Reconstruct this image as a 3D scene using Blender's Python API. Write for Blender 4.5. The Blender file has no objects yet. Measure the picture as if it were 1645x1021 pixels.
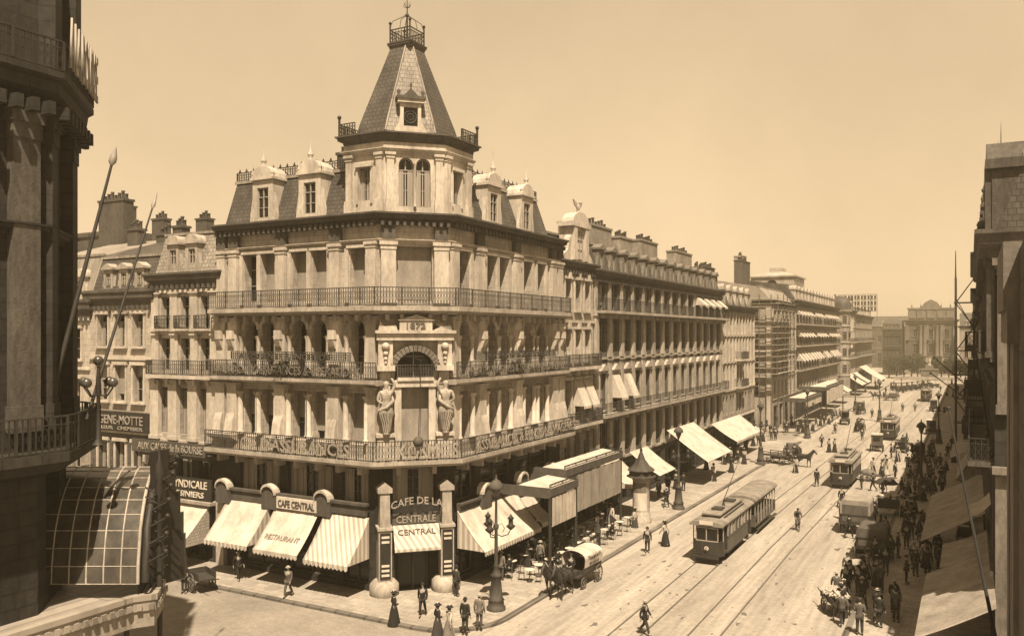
SUN_E=5.0; SKY_S=0.05; EXPO=1.25; HAZE=0.0008
import bpy, math, random
from mathutils import Vector, Matrix
R=math.radians; PI=math.pi
rnd=random.Random(7)
scene=bpy.context.scene
col=scene.collection
THETA=R(28.8); CAMH=15.0
def G(px,py,z=0.0):
    """ground point (world) seen at a photo position, at height z"""
    D=(CAMH-z)*1340.0/(py-538.0); r=(px-822.0)/1340.0*D
    return (r*math.cos(THETA)-D*math.sin(THETA), r*math.sin(THETA)+D*math.cos(THETA))
# ---------------------------------------------------------------- materials
TINT=(1.0,.89,.765)
def mat(name,v,var=.25,scale=.7,rough=.85,brick=None,bump=0.0,spec=.25,metal=0.0,tint=TINT,streak=.35,stripes=None,grime=0.0,ys=1):
    m=bpy.data.materials.new(name); m.use_nodes=True
    nt=m.node_tree; N=nt.nodes; L=nt.links; b=N['Principled BSDF']
    b.inputs['Roughness'].default_value=rough; b.inputs['Metallic'].default_value=metal
    b.inputs['Specular IOR Level'].default_value=spec
    v=v*(.76 if v>.25 else .62 if v>.06 else .8)
    c=[v*t for t in tint]+[1]
    b.inputs['Base Color'].default_value=c
    tc=N.new('ShaderNodeTexCoord')
    mp=N.new('ShaderNodeMapping'); mp.inputs['Scale'].default_value=(1,ys,streak)
    L.new(tc.outputs['Object'],mp.inputs['Vector'])
    n1=N.new('ShaderNodeTexNoise'); n1.inputs['Scale'].default_value=scale; n1.inputs['Detail'].default_value=7; n1.inputs['Roughness'].default_value=.65
    L.new(mp.outputs['Vector'],n1.inputs['Vector'])
    mr=N.new('ShaderNodeMapRange'); mr.inputs['From Min'].default_value=.3; mr.inputs['From Max'].default_value=.7
    mr.inputs['To Min'].default_value=1-var*1.4; mr.inputs['To Max'].default_value=1+var*.6
    L.new(n1.outputs['Fac'],mr.inputs['Value'])
    last=mr.outputs['Result']
    def mul(a,bv):
        k=N.new('ShaderNodeMath'); k.operation='MULTIPLY'; L.new(a,k.inputs[0]); L.new(bv,k.inputs[1]); return k.outputs[0]
    if grime:
        n2=N.new('ShaderNodeTexNoise'); n2.inputs['Scale'].default_value=scale*9; n2.inputs['Detail'].default_value=5
        L.new(mp.outputs['Vector'],n2.inputs['Vector'])
        m2=N.new('ShaderNodeMapRange'); m2.inputs['From Min'].default_value=.35; m2.inputs['From Max'].default_value=.6
        m2.inputs['To Min'].default_value=1-grime; m2.inputs['To Max'].default_value=1
        L.new(n2.outputs['Fac'],m2.inputs['Value']); last=mul(last,m2.outputs['Result'])
    if brick or stripes:
        sx=N.new('ShaderNodeSeparateXYZ'); L.new(tc.outputs['Object'],sx.inputs[0])
        ad=N.new('ShaderNodeMath'); ad.operation='ADD'; L.new(sx.outputs['X'],ad.inputs[0]); L.new(sx.outputs['Y'],ad.inputs[1])
    if brick:
        rh,bw,dark,flat=brick
        cx=N.new('ShaderNodeCombineXYZ')
        if flat: L.new(tc.outputs['Object'],cx.inputs[0]); L.new(sx.outputs['X'],cx.inputs[0]); L.new(sx.outputs['Y'],cx.inputs[1])
        else: L.new(ad.outputs[0],cx.inputs[0]); L.new(sx.outputs['Z'],cx.inputs[1])
        bt=N.new('ShaderNodeTexBrick'); bt.inputs['Scale'].default_value=1; bt.inputs['Brick Width'].default_value=bw
        bt.inputs['Row Height'].default_value=rh; bt.inputs['Mortar Size'].default_value=min(rh,bw)*.07
        bt.inputs['Color1'].default_value=(1,1,1,1); bt.inputs['Color2'].default_value=(.8,.8,.8,1); bt.inputs['Mortar'].default_value=(dark,dark,dark,1)
        L.new(cx.outputs[0],bt.inputs['Vector']); last=mul(last,bt.outputs['Color'])
    if stripes:
        wv=N.new('ShaderNodeMath'); wv.operation='MULTIPLY'; wv.inputs[1].default_value=2*PI/stripes[0]
        L.new(ad.outputs[0],wv.inputs[0])
        sn=N.new('ShaderNodeMath'); sn.operation='SINE'; L.new(wv.outputs[0],sn.inputs[0])
        m3=N.new('ShaderNodeMapRange'); m3.inputs['From Min'].default_value=-.2; m3.inputs['From Max'].default_value=.2
        m3.inputs['To Min'].default_value=stripes[1]; m3.inputs['To Max'].default_value=1
        L.new(sn.outputs[0],m3.inputs['Value']); last=mul(last,m3.outputs['Result'])
    vm=N.new('ShaderNodeVectorMath'); vm.operation='SCALE'; vm.inputs[0].default_value=c[:3]
    L.new(last,vm.inputs['Scale']); L.new(vm.outputs[0],b.inputs['Base Color'])
    if bump:
        n3=N.new('ShaderNodeTexNoise'); n3.inputs['Scale'].default_value=scale*12; n3.inputs['Detail'].default_value=6
        L.new(tc.outputs['Object'],n3.inputs['Vector'])
        bp=N.new('ShaderNodeBump'); bp.inputs['Strength'].default_value=bump; bp.inputs['Distance'].default_value=.05
        L.new(n3.outputs['Fac'],bp.inputs['Height']); L.new(bp.outputs['Normal'],b.inputs['Normal'])
    return m
S1=mat('stone_pale',.55,.30,.5,bump=.4,grime=.22,brick=(.42,1.1,.72,False))
S1p=mat('stone_trim',.58,.30,.8,bump=.3,grime=.2)
S2=mat('stone_mid',.40,.32,.5,bump=.4,grime=.25,brick=(.38,.9,.7,False))
S2p=mat('stone_mid_trim',.44,.3,.7,bump=.3,grime=.25)
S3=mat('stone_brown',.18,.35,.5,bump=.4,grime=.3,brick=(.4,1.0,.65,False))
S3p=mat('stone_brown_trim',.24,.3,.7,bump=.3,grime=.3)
S4=mat('stone_near_black',.045,.4,.5,bump=.4,grime=.3,brick=(.5,1.2,.6,False))  # near-black stone of shop fronts, left building and right-hand row
CORN=mat('cornice_dark',.13,.35,.9,bump=.3,grime=.3)
STAT=mat('statue_stone',.46,.4,2.5,bump=.5,grime=.35)
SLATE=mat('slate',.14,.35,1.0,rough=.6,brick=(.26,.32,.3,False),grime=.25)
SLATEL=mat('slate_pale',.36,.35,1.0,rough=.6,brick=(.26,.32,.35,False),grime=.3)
ZINC=mat('zinc',.34,.25,.8,rough=.5,brick=(30,.6,.6,True))
BRICK=mat('brick',.15,.3,.8,brick=(.075,.22,.6,False),grime=.3)
BRICKL=mat('brick_pale',.36,.3,.8,brick=(.09,.24,.7,False),grime=.3)
POT=mat('clay_pot',.12,.3,3)
IRON=mat('iron',.035,.3,4,rough=.6)
IRONL=mat('iron_weathered',.085,.5,1.5,rough=.7)
GOLD=mat('gilt_letters',.32,.25,3,rough=.6)
WHITEP=mat('white_paint',.62,.2,2)
WOODD=mat('wood_dark',.05,.3,2,rough=.6)
WOODM=mat('wood_mid',.13,.35,2,rough=.7)
WOODL=mat('wood_frame_pale',.36,.25,3)
GLASS=mat('window_glass',.012,.5,.4,rough=.15,spec=.35)
GLASSM=mat('glass_milky',.10,.45,1.6,rough=.3,spec=.5,grime=.2)
BLIND=mat('blind',.33,.25,1.5,grime=.15)
CURT=mat('curtain',.34,.3,2.5,streak=.05)
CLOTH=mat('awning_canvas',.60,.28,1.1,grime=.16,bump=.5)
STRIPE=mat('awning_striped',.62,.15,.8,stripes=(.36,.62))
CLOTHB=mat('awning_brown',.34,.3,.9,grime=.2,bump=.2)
CHECK=mat('awning_check',.5,.2,.8,brick=(.2,.2,.4,False))
ROAD=mat('road_surface',.43,.24,.4,streak=1,grime=.2,bump=.3,ys=.07,brick=(.17,.24,.86,True))
ROADC=mat('road_cobble',.31,.28,.15,streak=1,brick=(.16,.24,.72,True),bump=.3)
PAVE=mat('pavement_slabs',.42,.2,.35,streak=1,brick=(.6,.9,.74,True),grime=.18)
KERB=mat('kerb_stone',.22,.3,.5,streak=1,brick=(9,1.0,.5,True))
GROUND=mat('ground_far',.30,.3,.05,streak=1)
STEEL=mat('rail_steel',.12,.3,1,rough=.4)
DUNG=mat('road_stain',.2,.4,2,streak=1)
SIGNK=mat('sign_black',.028,.3,2,rough=.5)
SIGNB=mat('sign_brown',.11,.3,2)
SKIN=mat('skin',.34,.1,5)
HAIR=mat('hair',.03,.2,5)
C1=mat('wool_black',.022,.3,3); C2=mat('wool_dark',.05,.3,3); C3=mat('wool_grey',.13,.3,3); C4=mat('linen_pale',.5,.2,3); C5=mat('tweed_mid',.22,.3,3); C6=mat('straw',.45,.2,6)
HORSE=mat('horse_dark',.045,.35,2,rough=.55); HORSEL=mat('horse_grey',.35,.3,2)
TRAMD=mat('tram_dark_paint',.045,.3,1.5,rough=.45); TRAMP=mat('tram_panel_paint',.12,.3,1.2,rough=.5,grime=.15); TRAMR=mat('tram_roof_canvas',.27,.35,1.0,grime=.2); TRAMC=mat('tram_cream',.36,.3,1.5)
LEAF=mat('foliage',.075,.4,.8,tint=(.95,1.0,.6),streak=1); BARK=mat('bark',.08,.3,2)
# ---------------------------------------------------------------- mesh builder
class MB:
    def __init__(s,ox=0,oy=0,ang=0): s.v=[]; s.f=[]; s.sm=[]; s.frame(ox,oy,ang); s.oz=0
    def frame(s,ox,oy,ang=0): s.ox,s.oy,s.c,s.s=ox,oy,math.cos(ang),math.sin(ang); return s
    def P(s,p): return (s.ox+p[0]*s.c-p[1]*s.s, s.oy+p[0]*s.s+p[1]*s.c, p[2]+s.oz)
    def add(s,vs,fs,sm=False):
        n=len(s.v); s.v+= [s.P(p) for p in vs]; s.f+=[tuple(i+n for i in f) for f in fs]; s.sm+=[sm]*len(fs)
    def box(s,x0,x1,y0,y1,z0,z1,tx=0,ty=0):
        if x0>x1:x0,x1=x1,x0
        if y0>y1:y0,y1=y1,y0
        s.add([(x0,y0,z0),(x1,y0,z0),(x1,y1,z0),(x0,y1,z0),(x0+tx,y0+ty,z1),(x1-tx,y0+ty,z1),(x1-tx,y1-ty,z1),(x0+tx,y1-ty,z1)],
              [(0,3,2,1),(4,5,6,7),(0,1,5,4),(1,2,6,5),(2,3,7,6),(3,0,4,7)])
    def quad(s,a,b,c,d): s.add([a,b,c,d],[(0,1,2,3)])
    def poly(s,ps): s.add(ps,[tuple(range(len(ps)))])
    def slab(s,ps,t):
        """thick sheet: polygon of 3-D points extruded downward by t"""
        n=len(ps); lo=[(p[0],p[1],p[2]-t) for p in ps]
        s.add(list(ps)+lo,[tuple(range(n)),tuple(range(2*n-1,n-1,-1))]+[(i,i+n,(i+1)%n+n,(i+1)%n) for i in range(n)])
    def prism(s,pts,y0,y1):
        """xz outline (ccw from the street) extruded in y"""
        n=len(pts)
        s.add([(x,y0,z) for x,z in pts]+[(x,y1,z) for x,z in pts],[tuple(range(n)),tuple(range(2*n-1,n-1,-1))]+[(i,i+n,(i+1)%n+n,(i+1)%n) for i in range(n)])
    def prismx(s,pts,x0,x1):
        n=len(pts)
        s.add([(x0,y,z) for y,z in pts]+[(x1,y,z) for y,z in pts],[tuple(range(n)),tuple(range(2*n-1,n-1,-1))]+[(i,i+n,(i+1)%n+n,(i+1)%n) for i in range(n)])
    def prismz(s,pts,z0,z1):
        n=len(pts)
        s.add([(x,y,z0) for x,y in pts]+[(x,y,z1) for x,y in pts],[tuple(range(n-1,-1,-1)),tuple(range(n,2*n))]+[(i,(i+1)%n,(i+1)%n+n,i+n) for i in range(n)])
    def lathe(s,prof,cx,cy,z=0,n=12,sm=True,sx=1,sy=1):
        vs=[];fs=[];m=len(prof)
        for r,h in prof:
            for k in range(n):
                a=2*PI*k/n; vs.append((cx+r*sx*math.cos(a),cy+r*sy*math.sin(a),z+h))
        for i in range(m-1):
            for k in range(n):
                fs.append((i*n+k,i*n+(k+1)%n,(i+1)*n+(k+1)%n,(i+1)*n+k))
        s.add(vs,fs,sm)
        s.add([vs[k] for k in range(n)],[tuple(range(n-1,-1,-1))]); s.add([vs[(m-1)*n+k] for k in range(n)],[tuple(range(n))])
    def tube(s,path,r,n=6,sm=True):
        path=[Vector(p) for p in path]; m=len(path); rs=r if isinstance(r,(list,tuple)) else [r]*m
        vs=[];fs=[]
        for i,p in enumerate(path):
            t=(path[min(i+1,m-1)]-path[max(i-1,0)]); t=t.normalized() if t.length>1e-9 else Vector((0,0,1))
            up=Vector((0,0,1)) if abs(t.z)<.9 else Vector((1,0,0))
            a=t.cross(up).normalized(); b=t.cross(a)
            for k in range(n):
                q=2*PI*k/n; w=p+a*(math.cos(q)*rs[i])+b*(math.sin(q)*rs[i]); vs.append(tuple(w))
        for i in range(m-1):
            for k in range(n): fs.append((i*n+k,(i+1)*n+k,(i+1)*n+(k+1)%n,i*n+(k+1)%n))
        s.add(vs,fs,sm); s.add(vs[:n],[tuple(range(n))]); s.add(vs[-n:],[tuple(range(n-1,-1,-1))])
    def ball(s,c,r,n=10,sz=1.0):
        m=max(4,n//2); pr=[(max(1e-4,r*math.sin(PI*i/m)),-r*sz*math.cos(PI*i/m)) for i in range(m+1)]
        s.lathe(pr,c[0],c[1],c[2],n)
    def ring(s,c,r,t,n=18,axis='x',m=5):
        vs=[];fs=[]
        for i in range(n):
            a=2*PI*i/n
            for j in range(m):
                b=2*PI*j/m; rr=r+t*math.cos(b); o=t*math.sin(b)
                p=(rr*math.cos(a),rr*math.sin(a))
                if axis=='x': vs.append((c[0]+o,c[1]+p[0],c[2]+p[1]))
                elif axis=='y': vs.append((c[0]+p[0],c[1]+o,c[2]+p[1]))
                else: vs.append((c[0]+p[0],c[1]+p[1],c[2]+o))
        for i in range(n):
            for j in range(m): fs.append((i*m+j,((i+1)%n)*m+j,((i+1)%n)*m+(j+1)%m,i*m+(j+1)%m))
        s.add(vs,fs,True)
    def sweep(s,prof,path,closed=False):
        """profile [(outward,z)] swept along a plan path, outward = right of travel, mitred"""
        pts=[offs(path,o,closed) for o,_ in prof]; n=len(path); m=len(prof); vs=[];fs=[]
        for i in range(n):
            for j in range(m): vs.append((pts[j][i][0],pts[j][i][1],prof[j][1]))
        for i in range(n if closed else n-1):
            k=(i+1)%n
            for j in range(m):
                l=(j+1)%m; fs.append((i*m+j,k*m+j,k*m+l,i*m+l))
        s.add(vs,fs)
        if not closed: s.add(vs[:m],[tuple(range(m))]); s.add(vs[-m:],[tuple(range(m-1,-1,-1))])
    def build(s,name,m,parent=None):
        me=bpy.data.meshes.new(name); me.from_pydata(s.v,[],s.f); me.materials.append(m)
        me.polygons.foreach_set('use_smooth',s.sm); me.validate(); me.update()
        o=bpy.data.objects.new(name,me); col.objects.link(o)
        if parent: o.parent=parent
        return o
def offs(path,o,closed=False):
    out=[];n=len(path)
    for i in range(n):
        ns=[]
        for a,b in ((i-1,i),(i,i+1)):
            if closed: a%=n; b%=n
            elif a<0 or b>=n: continue
            dx=path[b][0]-path[a][0]; dy=path[b][1]-path[a][1]; l=math.hypot(dx,dy)
            if l>1e-9: ns.append((dy/l,-dx/l))
        if len(ns)==2:
            sx=ns[0][0]+ns[1][0]; sy=ns[0][1]+ns[1][1]; q=sx*sx+sy*sy; k=2/q if q>1e-6 else 1
            k*=1
            mx,my=sx*k,sy*k
            # mitre length: (n0+n1)*2/|n0+n1|^2
        else: mx,my=ns[0]
        out.append((path[i][0]+mx*o,path[i][1]+my*o))
    return out
def thing(name,label,cat,loc=(0,0,0),rz=0,group=None):
    o=bpy.data.objects.new(name,None); col.objects.link(o); o.empty_display_size=.3
    o.location=loc; o.rotation_euler=(0,0,rz); o['label']=label; o['category']=cat
    if group:o['group']=group
    return o
def tag(o,label,cat,group=None):
    o['label']=label;o['category']=cat
    if group:o['group']=group
    return o
def struct(o,kind='structure'): o['kind']=kind; return o
def dup(o,parent=None,keep=True):
    c=o.copy(); col.objects.link(c)
    if parent: c.parent=parent
    for ch in list(o.children): dup(ch,c)
    return c
def copy_thing(o,loc,rz,label,group=None):
    c=dup(o); c.location=loc; c.rotation_euler=(0,0,rz); c['label']=label
    if group: c['group']=group
    return c
def recolor(o,m):
    if o.data and o.material_slots: o.material_slots[0].link='OBJECT'; o.material_slots[0].material=m
def text(name,s,h,m,parent,x,y,z,ang=0,width=None,ext=.03,shear=0,arch=None,condense=1):
    cu=bpy.data.curves.new('txt','FONT'); cu.body=s; cu.size=h/.72; cu.extrude=ext; cu.align_x='CENTER'; cu.resolution_u=2
    cu.offset=.006*h/.4
    t=bpy.data.objects.new('txt',cu); col.objects.link(t)
    dg=bpy.context.evaluated_depsgraph_get(); me=bpy.data.meshes.new_from_object(t.evaluated_get(dg))
    bpy.data.objects.remove(t); bpy.data.curves.remove(cu)
    xs=[v.co.x for v in me.vertices]
    if width and xs:
        k=width/(max(xs)-min(xs)); c0=(max(xs)+min(xs))/2
        for v in me.vertices: v.co.x=(v.co.x-c0)*k
    if arch:
        for v in me.vertices: v.co.y+= -arch*(v.co.x**2)
    me.materials.clear(); me.materials.append(m)
    me.transform(Matrix.Rotation(PI/2,4,'X'))
    o=bpy.data.objects.new(name,me); col.objects.link(o); o.parent=parent; o.location=(x,y,z); o.rotation_euler=(0,0,ang)
    return o
# ---------------------------------------------------------------- facades
def wall(mb,x0,x1,z0,z1,ops,d=.4,y=0.0):
    """front sheet at y with openings (xa,xb,za,zb,arch) and their reveals of depth d"""
    xs=sorted({x0,x1}|{o[0] for o in ops}|{o[1] for o in ops}); zs=sorted({z0,z1}|{o[2] for o in ops}|{o[3] for o in ops})
    for i in range(len(xs)-1):
        for j in range(len(zs)-1):
            cx=(xs[i]+xs[i+1])/2; cz=(zs[j]+zs[j+1])/2
            if any(o[0]<cx<o[1] and o[2]<cz<o[3] for o in ops): continue
            mb.quad((xs[i],y,zs[j]),(xs[i+1],y,zs[j]),(xs[i+1],y,zs[j+1]),(xs[i],y,zs[j+1]))
    for xa,xb,za,zb,ar in ops:
        Y=y+d; r=(xb-xa)/2 if ar else 0; zt=zb-r*(ar if ar else 0)
        mb.quad((xa,y,za),(xa,y,zt),(xa,Y,zt),(xa,Y,za)); mb.quad((xb,y,za),(xb,Y,za),(xb,Y,zt),(xb,y,zt))
        mb.quad((xa,y,za),(xa,Y,za),(xb,Y,za),(xb,y,za))
        if not ar: mb.quad((xa,y,zb),(xb,y,zb),(xb,Y,zb),(xa,Y,zb))
        else:
            n=8; c=(xa+xb)/2; pts=[(c-r*math.cos(PI*k/n),zt+r*ar*math.sin(PI*k/n)) for k in range(n+1)]
            for k in range(n):
                a,b=pts[k],pts[k+1]
                mb.quad((a[0],y,a[1]),(b[0],y,b[1]),(b[0],y,zb),(a[0],y,zb))
                mb.quad((a[0],y,a[1]),(a[0],Y,a[1]),(b[0],Y,b[1]),(b[0],y,b[1]))
WC={}
def window(root,fr,xc,z,w,h,d=.4,arch=0,kind='glass',fm=None,blindf=.6,name='window'):
    """window part (casement frame) with its pane and, where drawn, blind or curtain as sub-parts"""
    fm=fm or WOODL; key=(round(w,2),round(h,2),round(d,2),arch,kind,fm.name,round(blindf,1))
    if key not in WC:
        r=w/2 if arch else 0; zt=h-r*arch
        a=MB(); f=.07; y0,y1=d-.09,d-.01
        a.box(-w/2,-w/2+f,y0,y1,0,zt); a.box(w/2-f,w/2,y0,y1,0,zt); a.box(-w/2+f,w/2-f,y0+.002,y1,0,f)
        a.box(-.035,.035,y0-.01,y1,f,h-f)
        a.box(-w/2+f,-.035,y0+.004,y1,h*.68,h*.68+.06); a.box(.035,w/2-f,y0+.004,y1,h*.68,h*.68+.06)
        if h>1.4:
            for q in(.34,): a.box(-w/2+f,-.035,y0+.02,y1,h*q,h*q+.035); a.box(.035,w/2-f,y0+.02,y1,h*q,h*q+.035)
        if arch:
            n=8; pts=[(-r*math.cos(PI*k/n),zt+r*arch*math.sin(PI*k/n)) for k in range(n+1)]; pi=[(p[0]*(1-f/r),zt+(p[1]-zt)*(1-f/r)) for p in pts]
            for k in range(n): a.prism([pi[k],pi[k+1],pts[k+1],pts[k]],y0+.003,y1)
            out=[(-w/2,0),(w/2,0)]+[pts[n-k] for k in range(n+1)]
        else:
            a.box(-w/2+f,w/2-f,y0+.002,y1,h-f,h); out=[(-w/2,0),(w/2,0),(w/2,h),(-w/2,h)]
        b=MB(); b.prism(out,d-.005,d+.03)
        objs=[]
        o=a.build(name,fm); p=b.build('pane',GLASS,o)
        if kind=='blind':
            c=MB(); hb=h*blindf; c.box(-w/2+.03,w/2-.03,y0-.05,y0-.035,h-hb,h-.02); 
            bl=c.build('blind',BLIND,o)
        if kind=='curtain':
            c=MB()
            for sg in(-1,1):
                n=5; xa=sg*(w/2-.05); xb=sg*w*.13
                for k in range(n):
                    u0=xa+(xb-xa)*k/n; u1=xa+(xb-xa)*(k+1)/n; yy=y0-.03-(.03 if k%2 else 0)
                    c.box(u0,u1,yy,yy+.012,.05,h*(.93 if not arch else .75))
            hz=h*(.93 if not arch else .75); c.box(-w/2+.04,w/2-.04,y0-.065,y0-.01,hz-.02,hz+.03)
            c.build('curtain',CURT,o)
        WC[key]=o; o.parent=root; obj=o; 
        o.location=fr.P((xc,0,z)); o.rotation_euler=(0,0,math.atan2(fr.s,fr.c)); return o
    src=WC[key]; o=src.copy(); col.objects.link(o); o.parent=root
    for ch in src.children: c=ch.copy(); col.objects.link(c); c.parent=o
    o.location=fr.P((xc,0,z)); o.rotation_euler=(0,0,math.atan2(fr.s,fr.c)); return o
def railing(mb,path,z,h,step=.16,r=.016,motif=True):
    q=.028
    mb.sweep([(-q,z+h-.05),(q,z+h-.05),(q,z+h),(-q,z+h)],path); mb.sweep([(-q,z+.04),(q,z+.04),(q,z+.08),(-q,z+.08)],path)
    mb.sweep([(-q*.6,z+h*.74),(q*.6,z+h*.74),(q*.6,z+h*.74+.03),(-q*.6,z+h*.74+.03)],path)
    for i in range(len(path)-1):
        a=Vector((*path[i],0)); b=Vector((*path[i+1],0)); L=(b-a).length; n=max(1,int(L/step)); t=(b-a)/L
        ang=math.atan2(t.y,t.x)
        for k in range(n+1):
            p=a+t*(L*k/n); rr=r*(2.2 if k%9==0 else 1)
            x,y=p.x,p.y
            mb.add([(x-rr,y-rr,z+.06),(x+rr,y-rr,z+.06),(x+rr,y+rr,z+.06),(x-rr,y+rr,z+.06),(x-rr,y-rr,z+h-.03),(x+rr,y-rr,z+h-.03),(x+rr,y+rr,z+h-.03),(x-rr,y+rr,z+h-.03)],[(0,1,5,4),(1,2,6,5),(2,3,7,6),(3,0,4,7)])
            if motif and k<n:
                c=p+t*(L*.5/n); w=step*.42
                for (z0,z1) in ((z+h*.1,z+h*.42),(z+h*.42,z+h*.72)):
                    zm=(z0+z1)/2; pts=[(c-t*w*.15,z0),(c+t*w,zm),(c-t*w*.15,z1),(c-t*w,zm)]
                    nn=Vector((t.y,-t.x,0))*.008
                    for q0 in range(4):
                        (pa,za),(pb,zb)=pts[q0],pts[(q0+1)%4]
                        dz=.022
                        mb.add([(*(pa-nn)[:2],za-dz),(*(pb-nn)[:2],zb-dz),(*(pb-nn)[:2],zb+dz),(*(pa-nn)[:2],za+dz)],[(0,1,2,3)])
CORN_P=lambda o,z0,z1:[(0,z0),(o*.25,z0),(o*.3,z0+(z1-z0)*.3),(o*.75,z0+(z1-z0)*.5),(o*.8,z0+(z1-z0)*.75),(o,z1-(z1-z0)*.15),(o,z1),(0,z1)]
def dentils(mb,path,o,z,h,step=.35,w=.14,d=.18):
    pp=offs(path,o)
    for i in range(len(pp)-1):
        a=Vector((*pp[i],0)); b=Vector((*pp[i+1],0)); L=(b-a).length; n=int(L/step); t=(b-a)/L; nn=Vector((t.y,-t.x,0))
        for k in range(n):
            c=a+t*(L*(k+.5)/n); vs=[]
            for zz in(z,z+h):
                for sx,sy in((-1,0),(1,0),(1,1),(-1,1)): p=c+t*(sx*w/2)+nn*(sy*d); vs.append((p.x,p.y,zz))
            mb.add(vs,[(0,3,2,1),(4,5,6,7),(0,1,5,4),(1,2,6,5),(2,3,7,6),(3,0,4,7)])
def pilaster(mb,xc,w,z0,z1,d=.2,base=.35,cap=.3,y=0):
    mb.box(xc-w/2-.06,xc+w/2+.06,y-d-.06,y,z0,z0+base); mb.box(xc-w/2,xc+w/2,y-d,y,z0+base,z1-cap)
    mb.box(xc-w/2-.04,xc+w/2+.04,y-d-.04,y,z1-cap,z1-cap*.45); mb.box(xc-w/2-.1,xc+w/2+.1,y-d-.1,y,z1-cap*.45,z1)
def urn(mb,x,y,z,s=1.0):
    mb.lathe([(.14*s,0),(.14*s,.1*s),(.06*s,.14*s),(.17*s,.3*s),(.19*s,.42*s),(.08*s,.56*s),(.1*s,.62*s),(.03*s,.7*s),(.015*s,1.2*s),(.004,1.7*s)],x,y,z,8)
def dormer(root,fr,xc,z,w=1.3,h=2.2,dp=1.3,y=.35,m=None,style='arch',fin=True,kind='glass'):
    m=m or S1p; o=MB(fr.ox,fr.oy,math.atan2(fr.s,fr.c)); ww=w*.55; zb=z+h*.12; zt=z+h*.82
    o.box(xc-w/2,xc-ww/2,y,y+dp,z,z+h); o.box(xc+ww/2,xc+w/2,y,y+dp,z,z+h); o.box(xc-ww/2,xc+ww/2,y+.002,y+dp,z,zb); o.box(xc-ww/2,xc+ww/2,y+.002,y+dp,zt,z+h)
    # splayed consoles at the foot of the cheeks
    for sg in(-1,1):
        xa=xc+sg*w/2
        pts=[(xa,z),(xa+sg*.28,z),(xa+sg*.22,z+h*.25),(xa,z+h*.7)]
        if sg<0: pts=pts[::-1]
        o.prism(pts,y+.05,y+.3)
    o.box(xc-w/2-.12,xc+w/2+.12,y-.14,y+dp,z+h,z+h+.16)
    if style=='arch':
        n=8;pp=[(xc-(w/2+.05)*math.cos(PI*k/n),z+h+.16+w*.42*math.sin(PI*k/n)) for k in range(n+1)]
        o.prism(pp[::-1],y-.08,y+dp)
    elif style=='tri': o.prism([(xc-w/2-.12,z+h+.16),(xc+w/2+.12,z+h+.16),(xc,z+h+.16+w*.3)],y-.14,y+dp)
    d=o.build('dormer',m,root)
    wd=window(root,fr,xc,zb,ww,zt-zb,d=y+.18,kind=kind); wd.parent=d
    if style=='arch' or fin:
        u=MB(fr.ox,fr.oy,math.atan2(fr.s,fr.c))
        if fin:
            urn(u,xc,y+.1,z+h+.1+(w*.42 if style=='arch' else w*.3),1.0)
            u.build('finial',m,d)
            for sg in(-1,1): u=MB(fr.ox,fr.oy,math.atan2(fr.s,fr.c)); urn(u,xc+sg*(w/2-.02),y,z+h+.16,.62); u.build('finial',m,d)
    return d
def chimney(root,fr,xc,yc,z0,z1,w=1.8,d=.8,m=None,pots=4):
    m=m or BRICK; o=MB(fr.ox,fr.oy,math.atan2(fr.s,fr.c)); o.box(xc-w/2,xc+w/2,yc-d/2,yc+d/2,z0,z1); o.box(xc-w/2-.08,xc+w/2+.08,yc-d/2-.08,yc+d/2+.08,z1,z1+.18)
    c=o.build('chimney',m,root); p=MB(fr.ox,fr.oy,math.atan2(fr.s,fr.c))
    for k in range(pots):
        x=xc-w/2+w*(k+.5)/pots; hh=.45+.15*((k*7)%3)
        p.lathe([(.14,0),(.12,hh*.8),(.15,hh*.85),(.15,hh),(.1,hh)],x,yc,z1+.18,8)
    p.build('chimney_pots',POT,c); return c
# ---------------------------------------------------------------- the setting
def fillet(pts,idx,r,n=6): return pts
g=MB(); g.box(-900,900,-300,1600,-1.2,-.02); struct(g.build('ground',GROUND))
g=MB(); g.poly([(-22.5,-40,0.0),(-5.4,-40,0),(-5.4,330,0),(-22.5,330,0)]); struct(g.build('boulevard_road',ROAD))
g=MB(); g.poly([(-160,22,-.004),(-20.9,22,-.004),(-20.9,34.9,-.004),(-160,34.9,-.004)]); struct(g.build('side_street_road',ROADC))
g=MB(); g.poly([(-60,284,.004),(40,284,.004),(40,420,.004),(-60,420,.004)]); struct(g.build('square',ROAD))
def arc(cx,cy,r,a0,a1,n=8): return [(cx+r*math.cos(R(a0+(a1-a0)*k/n)),cy+r*math.sin(R(a0+(a1-a0)*k/n))) for k in range(n+1)]
def sidewalk(path,inner,name='pavement'):
    """kerb stones along path (outward = right) and slabs behind"""
    k=MB(); k.sweep([(-.32,-.02),(0,-.02),(0,.13),(-.02,.145),(-.32,.145)],path); struct(k.build('kerb',KERB))
    s=MB(); pp=offs(path,-.31); s.prismz(pp+inner,-.1,.14) ; struct(s.build(name,PAVE))
sidewalk([(-75,34.8)]+arc(-24.9,38.4,3.6,-90,0)+[(-20.7,122)],[(-28,122),(-75,60)])
sidewalk([(-60,133)]+arc(-22.5,134.5,1.5,-90,0)+[(-21,205)],[(-60,205)])
sidewalk([(-60,217)]+arc(-22.5,218.5,1.5,-90,0)+[(-21,283)],[(-60,283)])
sidewalk([(-21,-10)]+arc(-24,18.5,3,0,90)+[(-75,21.5)],[(-75,-10)])
sidewalk([(-5.6,283)]+[(-5.6,39)]+arc(-2.6,39,3,180,270)+[(20,36)],[(20,283)])
sidewalk([(20,16)]+arc(-3,14,2,90,180)+[(-5,-10)],[(20,-10)])
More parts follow.
